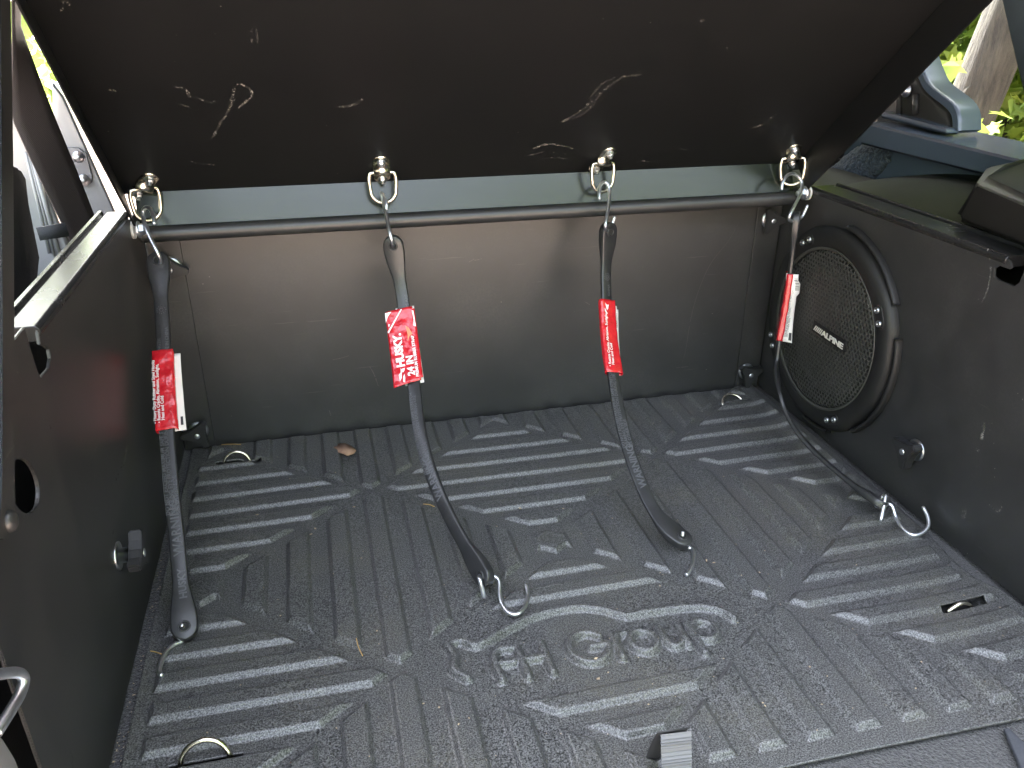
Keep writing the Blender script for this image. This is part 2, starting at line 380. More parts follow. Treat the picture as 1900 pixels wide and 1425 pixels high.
link('frame_bolt', lathe((c0, Y3, Z3, -X3), [(0.012,0),(0.012,0.004),(0.0075,0.005),(0.0075,0.012),(0.005,0.014)], 16), M_WASH, web)
for pxa, pxb in (((1668,150),(1668,212)), ((1700,175),(1699,212))):
    link('rib', tube_mesh([at(*pxa, x=RX+0.032), at(*pxb, x=RX+0.032)], 0.006, 8), M_TRIMD, web)
link('base_rail', prism(outline_at([(1642,218),(1642,206),(1765,238),(1766,250)], RX + 0.02), [], (Vector((RX + 0.008, 0, 0)), Y3, Z3, X3), 0.03, 0.003), M_PAINT, web)
# rear pillar at the right edge of the view
q = [at(1848,-25, x=0.98), at(1960,-25, x=0.98), at(1960,340, x=0.98), at(1925,300, x=0.98), at(1881,120, x=0.98)]
link('pillar', prism([(p.y, p.z) for p in q], [], (Vector((0.98, 0, 0)), Y3, Z3, X3), 0.05, 0.006), M_PILLAR, car)
# wheel-arch trim between rail and sill (gently curved sheet)
NU, NV = 26, 14; vv = []; ff = []
for i in range(NU + 1):
    y = 0.45 + (1.52 - 0.45) * i / NU
    for j in range(NV + 1):
        t = j / NV; x = 0.888 + (RX + 0.03 - 0.888) * t
        z = 0.398 + 0.030 * (1 - (1 - t) ** 2.0) - 0.012 * math.exp(-((t - 0.9) / 0.06) ** 2) - 0.055 * max(0, (y - 1.12) / 0.30) ** 2
        vv.append((x, y, z))
for i in range(NU):
    for j in range(NV):
        a = i * (NV + 1) + j; ff.append((a, a + 1, a + NV + 2, a + NV + 1))
link('arch_trim', pmesh('trim', vv, ff), M_PLAST, car)
# raised speaker-pod style housing on the trim
hb = [at(1767,412, z=0.413), at(2050,520, z=0.413), at(2050,330, z=0.44), at(1835,315, z=0.44)]
ht = [at(1815,330, z=0.478), at(2060,440, z=0.478), at(2050,240, z=0.488), at(1850,304, z=0.488)]
hv = [*hb, *ht]; hf = [(3,2,1,0),(4,5,6,7),(0,1,5,4),(1,2,6,5),(2,3,7,6),(3,0,4,7)]
sharp(link('trim_housing', bevel_mesh(pmesh('housing', hv, hf), 0.010, 3), M_TRIMD, car), 60)
# fleece-covered roll bar foot
vv = []; ff = []; P0, P1 = Vector((0.93, 1.62, 0.40)), Vector((1.05, 1.28, 0.40))
cvp = catmull([at(1570,340,y=1.53), at(1610,306,y=1.50), at(1655,287,y=1.46), at(1700,284,y=1.42), at(1745,300,y=1.37)], 8)
fm = tube_mesh(cvp, lambda t: 0.046 * (1 - 0.30 * t), 28)
bm = bmesh.new(); bm.from_mesh(fm); bmesh.ops.subdivide_edges(bm, edges=bm.edges[:], cuts=2, use_grid_fill=True)
bm.normal_update()
for v in bm.verts: v.co += v.normal * (mnoise.noise(v.co * 160) * 0.004)
bm.to_mesh(fm); bm.free()
link('fleece_cover', fm, M_FLEECE, car)
pp_ = [(p.x, p.z) for p in (at(a, b, y=1.58) for a, b in [(1500,380),(1568,335),(1640,212),(1660,120),(1540,240)])]
link('belt_pillar', prism(pp_, [], (Vector((0, 1.58, 0)), X3, Z3, Y3), 0.03, 0.004), M_TRIMD, car)
link('inner_wall', box_mesh(0.875, RX + 0.02, 1.56, 1.60, -0.05, 0.40, 0.01), M_TRIMD, car)
link('arch_block', box_mesh(-0.58, -0.300, 0.10, 1.58, -0.004, 0.22, 0.02), M_TRIMD, car)  # left box added to block light behind the panel openings
link('arch_block', box_mesh(0.872, 1.10, 0.10, 1.55, -0.004, 0.38, 0.02), M_TRIMD, car)
link('dark_baffle', box_mesh(-0.304, -0.298, 0.10, 1.10, -0.004, 0.405, 0.001), M_TRIMD, car)  # thin board added to keep the hand hole and latch slot dark
link('unseen_seat_block', box_mesh(-0.28, 1.02, 1.76, 1.94, -0.05, 0.86, 0.05, 3), M_SEAT, car)  # unseen dark block added to stop light coming from the front
link('front_bulkhead', box_mesh(-0.6, 1.1, 1.66, 1.70, -0.05, 0.30, 0.01), M_TRIMD, car)
# left side
LX = -0.60
link('side_wall', box_mesh(LX - 0.06, LX, 0.0, 3.9, -0.5, 0.36, 0.004), M_PALEP, car)
lp = [(p.x, p.z) for p in (at(a, b, y=1.62) for a, b in [(-40,160),(24,200),(60,290),(150,520),(-40,560)])]
link('inner_panel', prism(lp, [], (Vector((0, 1.62, 0)), X3, Z3, Y3), 0.02, 0.003), M_PALEP, car)
for (xa, ya, xb, yb, r) in ((48,282,92,470,0.003), (62,300,112,480,0.004), (54,290,101,475,0.002)):
    link('reflection_streak', tube_mesh([at(xa, ya, y=1.615), at(xb, yb, y=1.615)], r, 10), M_PALEP, car)  # thin tubes put the panel's vertical reflections into its shape
dp = [(p.x, p.z) for p in (at(a, b, y=1.9) for a, b in [(95,150),(118,180),(230,430),(110,430),(100,260)])]
jam = link('door_jamb', prism(dp, [], (Vector((0, 1.9, 0)), X3, Z3, Y3), 0.05, 0.004), M_PALEP, car)
sp = [(p.x, p.z) for p in (at(a, b, y=1.895) for a, b in [(108,280),(112,273),(146,274),(160,284),(172,328),(170,340),(150,344),(120,344)])]
stp = link('striker_plate', prism(sp, [], (Vector((0, 1.893, 0)), X3, Z3, Y3), 0.006, 0.001), M_PLATE, car)
for a, b in ((146,291),(156,334)):
    link('striker_bolt', lathe((at(a, b, y=1.893), X3, Z3, -Y3), [(0.012,0),(0.012,0.003),(0.008,0.004),(0.0075,0.011),(0.004,0.013)], 16), M_WASH, stp)
# dark trim and the vertical pillar at the left edge
tp = outline_at([(20,305),(36,312),(46,330),(52,380),(72,480),(60,600),(10,620)], -0.36)
link('dark_trim', prism(tp, [], (Vector((-0.37, 0, 0)), Y3, Z3, X3), 0.012, 0.004), M_SEAT, car)
pb = [at(-60,-30, x=-0.30), at(20,-30, x=-0.30), at(24,300, x=-0.30), at(26,560, x=-0.30), at(16,1000, x=-0.262), at(-60,1000, x=-0.262)]
# seat belt
belt = thing('seat_belt', at(172, 430, y=1.50), 'wide dark brown seat belt webbing slanting behind the left rail', 'seat belt')
vv = []; ff = []; NB = 24
for i in range(NB + 1):
    t = i / NB
    py = -30 + 620 * t
    l = at(20 if py < 215 else 20 + (py - 215) * 0.468, py, y=1.45)
    r = at(36 + (py - 50) * 0.39 if py > 50 else 36, py, y=1.50)
    for k in range(5):
        s = k / 4; p = l.lerp(r, s); p.y += 0.004 * math.sin(t * 9 + s * 2); vv.append(p)
for i in range(NB):
    for k in range(4): a = i*5+k; ff.append((a, a+1, a+6, a+5))
bo = link('webbing', pmesh('belt', vv, ff), M_BELT, belt); md = bo.modifiers.new('s', 'SOLIDIFY'); md.thickness = 0.0025
# short grey strap low on the left
ws = thing('webbing_strap', at(98, 425, y=1.40), 'short bluish-grey webbing strap crossing low behind the left rail', 'strap')
vv = [at(66,422,y=1.40), at(120,413,y=1.42), at(128,438,y=1.42), at(74,446,y=1.40)]
me = pmesh('w', vv, [(0,1,2,3)]); wo = link('webbing', me, M_WEBD, ws); md = wo.modifiers.new('s', 'SOLIDIFY'); md.thickness = 0.003

# ------------------------------------------------------------------ the steel cargo box
box = thing('cargo_box', (0.29, 0.95, 0.0), 'black powder-coated steel cargo box with low sides and back panel', 'cargo box')
# bulkhead
bh = link('back_panel', box_mesh(XL - 0.001, XR + 0.001, YB, YB + 0.003, -0.004, 0.43, 0.0008), M_STEEL, box)
for xa, xb in ((XL + 0.002, XL + 0.05), (XR - 0.05, XR - 0.002)):
    link('corner_flange', box_mesh(xa, xb, YB - 0.004, YB - 0.0015, 0.0, 0.40, 0.0006), M_STEEL, bh)
HLEFT, HRIGHT = 0.425, 0.408
def arc(cx, cy, rx, ry, a0, a1, n=10):
    return [(cx + rx * math.cos(a0 + (a1 - a0) * i / n), cy + ry * math.sin(a0 + (a1 - a0) * i / n)) for i in range(n + 1)]
# left panel outline in (y, z): hooked latch slot near the open end, hand hole
lo = [(0.530, 0.002), (YB - 0.005, 0.002), (YB - 0.005, HLEFT - 0.01), (1.235, HLEFT - 0.01), (1.22, HLEFT), (0.772, HLEFT), (0.768, 0.412), (0.779, 0.406),
      (0.787, 0.399), (0.785, 0.391), (0.775, 0.386), (0.748, 0.388), (0.744, 0.398), (0.742, HLEFT + 0.014), (0.60, HLEFT + 0.014), (0.530, HLEFT - 0.03)]
hole = [(0.650 + 0.036 * math.cos(a) * 0.72 - 0.010 * math.sin(a), 0.333 + 0.027 * math.sin(a)) for a in [2 * math.pi * k / 28 for k in range(28)]]
lpan = link('side_panel', prism(lo, [hole], (Vector((XL, 0, 0)), Y3, Z3, -X3), 0.003, 0.0007), M_STEEL, box, smooth=False)
lpan['label'] = 'left side panel with oval hand hole and hooked slot'
ro = [(0.42, 0.002), (YB - 0.005, 0.002), (YB - 0.005, HRIGHT - 0.008), (1.24, HRIGHT - 0.008), (1.225, HRIGHT), (0.808, HRIGHT), (0.800, HRIGHT), (0.794, 0.4065), (0.797, 0.4005), (0.790, 0.396),
      (0.802, 0.3965), (0.813, 0.395), (0.817, 0.388), (0.812, 0.379), (0.782, 0.379), (0.776, 0.386), (0.778, HRIGHT + 0.006), (0.42, HRIGHT + 0.006)]
ro = [(0.42, 0.002), (YB - 0.005, 0.002), (YB - 0.005, HRIGHT - 0.008), (1.24, HRIGHT - 0.008), (1.225, HRIGHT), (0.803, HRIGHT), (0.797, 0.4065), (0.792, 0.400), (0.796, 0.3965),
      (0.812, 0.3965), (0.8175, 0.391), (0.815, 0.382), (0.806, 0.379), (0.782, 0.379), (0.776, 0.386), (0.774, HRIGHT + 0.006), (0.42, HRIGHT + 0.006)]
rpan = link('side_panel', prism(ro, [], (Vector((XR, 0, 0)), Y3, Z3, X3), 0.003, 0.0007), M_STEEL, box, smooth=False)
rpan['label'] = 'right side panel carrying the round speaker'
# rails: folded top flange with a gasket channel on its outer side
def rail(xi, s, z, y0, y1, parent, w):
    pr = [(0, -0.004), (0.0, 0.0), (0.004, 0.0035), (w, 0.0035), (w + 0.002, -0.001), (w + 0.004, -0.001), (w + 0.005, 0.006), (w + 0.011, 0.006), (w + 0.011, -0.012), (0.004, -0.012)]
    vv = []; ff = []; n = len(pr)
    for y in (y0, y1):
        for a, b in pr: vv.append((xi + s * a, y, z + b))
    for k in range(n): ff.append((k, (k+1) % n, n + (k+1) % n, n + k))
    ff += [tuple(range(n)), tuple(range(n, 2*n))[::-1]]
    return sharp(link('top_rail', bevel_mesh(pmesh('rail', vv, ff), 0.0008, 1), M_RAIL, parent), 30)
rail(XL + 0.0015, -1, HLEFT, 0.772, 1.232, lpan, 0.028)
rail(XR - 0.0015, 1, HRIGHT, 0.803, 1.238, rpan, 0.046)
rail(XR - 0.0015, 1, HRIGHT + 0.007, 0.42, 0.774, rpan, 0.046)
# flat bar standing against the left panel at the open end
barpts = [(-46,-40),(20,-40),(23,100),(26,300),(28,600),(29,900),(30,955),(27,980),(20,996),(8,1003),(-8,1000),(-30,960),(-36,700)]
bar = thing('steel_bar', (-0.246, 0.6, 0.3), 'dark upright flat bar with rounded bolted foot at left edge', 'bar')
link('strip', prism(outline_at(barpts, -0.243), [], (Vector((-0.243, 0, 0)), Y3, Z3, -X3), 0.007, 0.0015), M_STEEL, bar, smooth=False)
link('bolt', lathe((at(17, 967, x=-0.243), Y3, Z3, X3), [(0.0085,0),(0.0085,0.001),(0.0078,0.003),(0.0055,0.0047),(0.0025,0.0055)], 20), M_STEEL, bar)
edge = outline_at([(-60,-60),(1,-60),(4,300),(6,620),(5,900),(0,980),(-20,1010),(-60,900)], -0.236)
link('edge_trim', prism(edge, [], (Vector((-0.236, 0, 0)), Y3, Z3, -X3), 0.004, 0.001), M_PAINT, bar)

# three-armed clamping knobs on studs with washers
def knob_mesh(fr, R=0.027, th=0.013):
    pts = []
    for k in range(3):
        a = rad(90 + 120 * k)
        for d, r in ((-0.16, R), (0.16, R), (0.42, R * 0.66), (rad(60), R * 0.50), (rad(120) - 0.42, R * 0.66)): pts.append((r * math.cos(a + d), r * math.sin(a + d)))
    return prism(pts, [], fr, th, 0.0014)
def knob(O, N, U, parent, rot, stand=0.008, th=0.013, R=0.027):
    V = N.cross(U); c, s = math.cos(rot), math.sin(rot); U2 = U * c + V * s; V2 = V * c - U * s
    k = link('clamp_knob', knob_mesh((O + N * stand, U2, V2, N), R, th), M_KNOB, parent, smooth=False)
    link('washer', lathe((O, U2, V2, N), [(0.0165,0.0002),(0.0165,0.0018),(0.012,0.0028),(0.0088,0.0030),(0.0085,stand)], 28), M_WASH, k)
    link('stud', lathe((O + N * (stand + th), U2, V2, N), [(0.0048,-0.002),(0.0048,0.0006),(0.003,0.0012)], 14), M_ZINC, k)
    return k
yk = YB - 0.004
knob(Vector((-0.226, yk, 0.034)), -Y3, X3, bh, rad(-150), 0.010)
knob(Vector((0.806, yk, 0.338)), -Y3, X3, bh, rad(150), 0.008, 0.007)
knob(Vector((0.799, yk, 0.036)), -Y3, X3, bh, rad(170), 0.010)
knob(Vector((-0.222, yk, 0.322)), -Y3, X3, bh, rad(20), 0.008)
knob(Vector((XL, 0.834, 0.127)), X3, Y3, lpan, rad(95), 0.014, 0.014)
knob(Vector((XR, 0.871, 0.098)), -X3, Y3, rpan, rad(10), 0.009, 0.016)

# scratches: thin raised scuffs with their own ragged shape
def scuff(name, pts2, on, parent, w=0.0006, seed=0, rag=0.6, mat_=None):
    rg = random.Random(seed); P = catmull([on(*p) for p in pts2], 8); vv = []; ff = []
    n = scuff.n; vd = None
    for i, p in enumerate(P):
        t = (P[min(i+1, len(P)-1)] - P[max(i-1, 0)]).normalized(); s = t.cross(n).normalized()
        ww = w * (0.25 + rg.random() * rag + 0.4 * math.sin(math.pi * i / (len(P) - 1)))
        vv += [p + s * ww + n * 0.00025, p - s * ww + n * 0.00025]
        if i and rg.random() > 0.12: ff.append((2*i-2, 2*i, 2*i+1, 2*i-1))
    return link(name, pmesh('scuff', vv, ff), mat_ or M_SCUFF, parent, smooth=False)
scuff.n = -Y3
on_b = lambda a, b: at(a, b, y=YB)
M_HAIR = surf('hairline_scratch', (0.10, 0.09, 0.085), 0.7, var=0.2)
scuff('scratch', [(1371,412),(1352,446),(1318,490),(1296,540),(1282,590),(1272,650),(1266,672)], on_b, bh, 0.0005, 3, 0.1, M_HAIR)
for i, (a, b, dx, dy) in enumerate([(880,483,14,-3),(870,486,10,-6),(615,668,32,-8),(1255,682,22,-2),(686,680,16,36),(1085,560,10,6),(610,760,4,12)]):
    scuff('scratch', [(a,b),(a+dx*0.5,b+dy*0.4),(a+dx,b+dy)], on_b, bh, 0.0007, 20 + i, 0.6, M_HAIR)
scuff.n = -X3
on_r = lambda a, b: at(a, b, x=XR)
for i, pts in enumerate([[(1836,468),(1838,505),(1830,545),(1818,568)], [(1827,785),(1822,812),(1813,838)], [(1836,936),(1852,950),(1862,935)], [(1792,945),(1786,962)], [(1832,462),(1836,478)], [(1700,1000),(1690,1010)]]):
    scuff('scratch', pts, on_r, rpan, (0.0012,0.0030,0.0010,0.0034,0.004,0.0012)[i], 40 + i, 0.7, M_CHALK)
scuff.n = X3
on_l = lambda a, b: at(a, b, x=XL)
for i, pts in enumerate([[(236,830),(228,858),(214,892)], [(206,638),(208,652)], [(212,978),(208,992)], [(90,780),(94,796)], [(130,1395),(135,1415),(134,1425)], [(160,820),(156,834)], [(232,1240),(228,1254)], [(100,605),(104,620)]]):
    scuff('scratch', pts, on_l, lpan, (0.0040,0.0010,0.0016,0.0015,0.0020,0.0015,0.0010,0.0012)[i], 60 + i, 0.8, M_CHALK2 if i in (0, 1, 2) else M_CHALK)
# riser line where the carpet strip meets the left panel is left to the floor

# ------------------------------------------------------------------ the lid, hinged at the back panel and lifted
LA = rad(42.5)
LO = Vector((0, 1.280, 0.4445)); LU = Vector((0, -math.cos(LA), math.sin(LA))); LN = Vector((0, -math.sin(LA), -math.cos(LA)))
LXL, LXR, LLEN = -0.262, 0.826, 0.92
lid = thing('box_lid', (0.29, 1.245, 0.40), 'large black steel lid, hinged at the back and tilted up overhead', 'lid')
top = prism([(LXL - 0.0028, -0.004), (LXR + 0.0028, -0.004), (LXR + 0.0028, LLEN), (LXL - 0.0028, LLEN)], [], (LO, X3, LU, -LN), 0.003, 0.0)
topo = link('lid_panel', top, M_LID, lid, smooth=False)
FD = 0.060
def flange(xa, xb, s):  # xa at the crease, xb at the free edge
    v = []
    for d, x in ((0.0, xa), (FD, xb)):
        for u in (-0.004, LLEN):
            uu = u + (0.012 if (d > 0 and u < 0) else 0)
            v.append(Vector((x, 0, 0)) + LO + LU * uu + LN * d)
    th = Vector((s * 0.003, 0, 0)); vv = [v[0], v[1], v[3], v[2]]; vv += [p + th for p in vv]
    f = [(0,1,2,3),(7,6,5,4),(0,4,5,1),(1,5,6,2),(2,6,7,3),(3,7,4,0)]
    return link('side_flange', bevel_mesh(pmesh('fl', vv, f), 0.0008), M_LID, lid, smooth=False)
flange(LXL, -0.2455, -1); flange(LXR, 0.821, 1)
# back flange with a rolled lower edge
TH = rad(19); BD = Vector((0, -math.sin(TH), -math.cos(TH))); BN = Vector((0, -math.cos(TH), math.sin(TH)))
BL = 0.052
bandp = prism([(-0.248, 0.0), (0.815, 0.0), (0.815, BL), (-0.248, BL)], [], (LO + LN * 0.0005, X3, BD, -BN), 0.003, 0.0)
bando = link('back_flange', bandp, M_BAND, lid, smooth=False)
tc = LO + BD * (BL + 0.009) + BN * 0.002
link('rolled_edge', tube_mesh([tc + X3 * -0.246, tc + X3 * -0.2455, tc + X3 * 0.813, tc + X3 * 0.8135], lambda t: 0.0118, 24), M_STEEL, lid)
# pivot bolts
for x, s in ((-0.2455, 1), (0.821, -1)):
    c = Vector((x, 1.238, 0.400)); N = X3 * s
    pb_ = link('pivot_bolt', lathe((c, Y3, Z3, N), [(0.012,0.0008),(0.012,0.003),(0.0075,0.0032),(0.0075,0.0032)], 24), M_ZINC, lid)
    link('nut', lathe((c + N * 0.003, Y3, Z3, N), [(0.0088,0),(0.0088,0.006),(0.007,0.008),(0.0045,0.008),(0.0045,0.012),(0.003,0.013)], 6), M_ZINC, pb_, smooth=False)
    link('washer', lathe((c - N * 0.0035, Y3, Z3, -N), [(0.0125,0),(0.0125,0.0035),(0.005,0.0036)], 24), M_WHITE, pb_)
# scuffs on the underside
def on_lid(a, b):
    d = Vector(ray(a, b)); C = Vector((0, 0, CAMH)); t = (LO - C).dot(LN) / d.dot(LN); return C + d * t
scuff.n = LN
sc = [[(436,155),(452,158),(466,168),(464,180),(452,192),(442,200)], [(434,160),(432,176),(428,190),(440,182)], [(430,192),(420,212),(410,226),(400,246),(396,254)], [(326,160),(345,166),(352,180)], [(368,182),(386,190),(400,188)],
      [(332,194),(344,196),(355,204)], [(200,165),(215,170)], [(205,200),(222,203)], [(345,297),(372,303),(404,306)], [(628,198),(650,196),(668,188),(672,183)], [(466,52),(468,80)], [(476,50),(477,84)],
      [(1040,228),(1070,210),(1100,185),(1130,160),(1158,140)], [(1058,222),(1090,205),(1108,180),(1112,170)], [(1090,185),(1130,148),(1190,138)], [(985,278),(1010,268),(1040,270),(1062,276)], [(975,290),(1010,282),(1050,285)], [(1000,296),(1030,292),(1056,296)],
      [(1373,244),(1395,237),(1420,226),(1440,212)], [(1376,242),(1400,236),(1412,232)], [(1180,300),(1200,298),(1228,299)], [(1262,276),(1280,279)], [(115,5),(124,4),(128,10)], [(118,14),(112,20)], [(1300,40),(1306,36)], [(196,245),(199,247)]]
for i, pts in enumerate(sc):
    scuff('scratch', pts, on_lid, topo, 0.0015 if i not in (12, 13, 14, 15, 16) else 0.0019, 100 + i, 1.2, M_CHALK2 if i in (5, 7, 8, 10, 11, 13, 14, 16, 17, 20, 21) else M_CHALK)

# ------------------------------------------------------------------ tie-down rings: clip with two bolts and a swinging ring (parts of the lid)
RINGBOT = []
def anchor(px, py, rot, swing, ringtilt):
    c = on_lid(px, py); U = X3; V = LU; cr, sr = math.cos(rot), math.sin(rot); U2 = U * cr + V * sr; V2 = V * cr - U * sr
    a = thing('tie_ring', c, None, None); a.parent = lid; a.location = c - lid.location
    W = 0.0125; vv = []; ff = []; prof = []
    for k in range(25):
        t = -1 + 2 * k / 24; h = 0.0008 + 0.0090 * math.exp(-(t / 0.20) ** 4); prof.append((t * 0.034, h))
    for b, h in prof:
        e = abs(b) - (0.034 - W); w = W if e <= 0 else max(0.0035, math.sqrt(max(0, W * W - e * e)))
        vv += [c + U2 * -w + V2 * b + LN * h, c + U2 * w + V2 * b + LN * h]
    for k in range(24): ff.append((2*k, 2*k+1, 2*k+3, 2*k+2))
    o = link('clip', pmesh('clip', vv, ff), M_YZINC, a); md = o.modifiers.new('s', 'SOLIDIFY'); md.thickness = 0.0016; md.offset = -1
    for s in (-1, 1):
        O = c + V2 * (0.0225 * s) + LN * 0.002
        link('bolt', join([lathe((O, U2, V2, LN), [(0.0066,0),(0.0066,0.0008),(0.0058,0.001)], 18), lathe((O, U2, V2, LN), [(0.0055,0.001),(0.0055,0.0048),(0.0045,0.0058)], 6), lathe((O, U2, V2, LN), [(0.0030,0.005),(0.0030,0.0095),(0.002,0.0102)], 12)]), M_ZINC, a, smooth=False)
    # ring: flat top bar under the clip, rounded bottom
    rc = c + LN * 0.0055; D = Vector((swing, -ringtilt, -1)).normalized(); S = (U2 - D * U2.dot(D)).normalized()
    w, h, pts = 0.0190, 0.050, []
    raw = [(-w+0.004, 0.0), (w-0.004, 0.0), (w, 0.004), (w+0.0012, 0.013), (w, 0.027)] + [(w * math.cos(t), 0.027 + 0.018 * math.sin(t)) for t in [rad(q) for q in (20, 45, 70, 90, 110, 135, 160)]] + [(-w, 0.027), (-w-0.0012, 0.013), (-w, 0.004)]
    P = [rc + S * p + D * q for p, q in raw]; PP = []
    n = len(P)
    for i in range(n):
        A, B, Cc, Dd = P[i-1], P[i], P[(i+1) % n], P[(i+2) % n]
        for k in range(4):
            t = k / 4; PP.append(0.5 * ((2*B) + (Cc-A)*t + (2*A-5*B+4*Cc-Dd)*t*t + (3*B-A-3*Cc+Dd)*t**3))
    link('ring', tube_mesh(PP, 0.0031, 10, closed=True), M_YZINC, a)
    RINGBOT.append(rc + D * 0.047)
    return a
anchor(266, 344, rad(-32), 0.02, 0.05)
anchor(708, 314, rad(4), 0.0, 0.05)
anchor(1118, 297, rad(-13), 0.0, 0.05)
anchor(1471, 288, rad(24), 0.03, 0.05)

# ------------------------------------------------------------------ the moulded floor mat: one sheet with raised bars, emblem and lettering
MX0, MX1, MY0, MY1, ST = -0.240, 0.815, 0.487, 1.307, 0.0016
xs = np.arange(MX0, MX1 + 1e-9, ST); ys = np.arange(MY0, MY1 + 1e-9, ST)
GX, GY = np.meshgrid(xs, ys)
KS = 1.283
def sm(d, w):  # 1 inside, 0 outside, smooth over +-w
    t = np.clip(0.5 - d / (2 * w), 0, 1); return t * t * (3 - 2 * t)
Hm = np.zeros_like(GX)
def add_bar(dist, w=0.0035, h=0.0062):
    global Hm; Hm = np.maximum(Hm, h * sm(dist, w))
wob = 0.0
cs = 1 / math.sqrt(1 + 1 / KS ** 2)
border = np.maximum(np.maximum(-0.222 - GX, GX - 0.797), np.maximum(GY - 1.300, 0.513 - GY))
for yc, rows in ((1.101, range(-4, 5)), (0.710, range(-4, 5))):
    for xc in (-0.185, 0.283, 0.752):
        if abs(yc - 0.710) < 1e-6 and abs(xc - 0.283) < 1e-6: logo = True
        else: logo = False
        dia = (np.abs(GX - xc) / KS + np.abs(GY - yc) - 0.212 / KS) * cs
        for k in rows:
            if logo and k in (-1, 0, 1): continue
            yk_ = yc + k * 0.0455
            add_bar(np.maximum(np.maximum(np.abs(GY - yk_) - 0.0118, dia), border))
for yc, hh in ((0.9055, 0.180), (1.288, 0.183), (0.523, 0.183)):
    for xc in (0.046, 0.515, -0.42, 0.99):
        dia = (np.abs(GX - xc) / KS + np.abs(GY - yc) - hh) * cs
        for k in range(-4, 5):
            add_bar(np.maximum(np.maximum(np.abs(GX - (xc + k * 0.0560)) - 0.0138, dia), border))
for xc in (0.281, -0.188):
    add_bar(np.maximum(np.abs(GX - xc) / KS + np.abs(GY - 0.9055) - 0.026, np.abs(GX - xc) - 0.020) * 0.8)
def seg_d(a, b):
    ax_, ay = a; bx, by = b; dx, dy = bx - ax_, by - ay; t = np.clip(((GX - ax_) * dx + (GY - ay) * dy) / (dx * dx + dy * dy + 1e-12), 0, 1)
    return np.hypot(GX - ax_ - t * dx, GY - ay - t * dy)
def stroke(pts, r, h=0.0050, w=0.0034):
    d = None
    for a, b in zip(pts[:-1], pts[1:]):
        s = seg_d(a, b); d = s if d is None else np.minimum(d, s)
    add_bar(d - r, w, h)
def smooth2(pts, n=8): return [(p.x, p.y) for p in catmull([Vector((a, b, 0)) for a, b in pts], n)]
stroke(smooth2([(0.105,0.737),(0.121,0.740),(0.138,0.729),(0.176,0.745),(0.220,0.761),(0.268,0.763),(0.300,0.752),(0.327,0.733)]), 0.0048, 0.0080)
stroke(smooth2([(0.329,0.733),(0.374,0.732),(0.419,0.727),(0.446,0.713),(0.454,0.697)]), 0.0048, 0.0080)
stroke(smooth2([(0.104,0.735),(0.108,0.720),(0.106,0.706),(0.104,0.696),(0.117,0.680)]), 0.0048, 0.0080)
lr = 0.0044
def tl(x, y): return (x, y - 0.045 * (x - 0.15))
def st2(pts, sm_=True):
    p = [tl(*q) for q in pts]; stroke(smooth2(p, 6) if sm_ and len(p) > 2 else p, lr, 0.0082, 0.0026)
st2([(0.154,0.668),(0.152,0.690),(0.153,0.705),(0.160,0.714),(0.176,0.714)])
st2([(0.153,0.692),(0.174,0.692)])
st2([(0.184,0.667),(0.182,0.716)]); st2([(0.213,0.668),(0.211,0.718)]); st2([(0.184,0.692),(0.212,0.693)])
gc = (0.265, 0.697)
st2([(gc[0] + 0.023 * math.cos(a), gc[1] + 0.024 * math.sin(a)) for a in [rad(q) for q in range(40, 361, 20)]] + [(0.268, 0.697)])
st2([(0.298,0.674),(0.297,0.710)]); st2([(0.298,0.700),(0.304,0.709),(0.314,0.711)])
st2([(0.331 + 0.0155 * math.cos(a), 0.694 + 0.0165 * math.sin(a)) for a in [rad(q) for q in range(0, 361, 24)]])
st2([(0.357,0.712),(0.357,0.690),(0.363,0.679),(0.374,0.681),(0.380,0.692)]); st2([(0.381,0.712),(0.381,0.678)])
st2([(0.394,0.662),(0.393,0.712)]); st2([(0.409 + 0.0145 * math.cos(a), 0.697 + 0.0160 * math.sin(a)) for a in [rad(q) for q in range(0, 361, 24)]])
# border lip, gentle waviness, lifted right near corner
edge_d = np.minimum(np.minimum(GX - MX0, MX1 - GX), np.minimum(GY - MY0, MY1 - GY))
ZM = 0.003 + Hm + 0.0012 * np.sin(GX * 9 + 1) * np.sin(GY * 7)
ZM += 0.014 * np.clip((GX - 0.70) / 0.115, 0, 1) ** 2 * np.clip((0.80 - GY) / 0.25, 0, 1)
ZM += 0.006 * np.exp(-((GX - 0.80) / 0.02) ** 2) * np.clip((GY - 0.75) / 0.2, 0, 1)
ZM += 0.005 * np.exp(-((GX - MX0) / 0.006) ** 2) * np.clip((1.25 - GY) / 0.1, 0, 1) * 0.6
XM = GX + 0.0
XM[:, :] = np.where(GX > 0.70, GX - (GX - 0.70) / 0.115 * (0.014 * np.clip((GY - 0.66) / 0.03, 0, 1) * np.clip((0.80 - GY) / 0.08, 0, 1)), GX)
YM = GY + 0.004 * np.sin(GX * 5) * np.clip((0.56 - GY) / 0.07, 0, 1)
nx, ny = len(xs), len(ys)
V_ = np.stack([XM, YM, ZM], -1).reshape(-1, 3)
slots = [(-0.161, 1.236, 0.036, 0.0045), (0.746, 1.243, 0.034, 0.004), (-0.160, 0.632, 0.036, 0.005), (0.750, 0.652, 0.032, 0.0045)]
cxg = 0.5 * (xs[:-1] + xs[1:]); cyg = 0.5 * (ys[:-1] + ys[1:]); CXg, CYg = np.meshgrid(cxg, cyg)
keep = np.ones_like(CXg, bool)
for sx, sy, hw, hh in slots: keep &= ~((np.abs(CXg - sx) < hw) & (np.abs(CYg - sy) < hh))
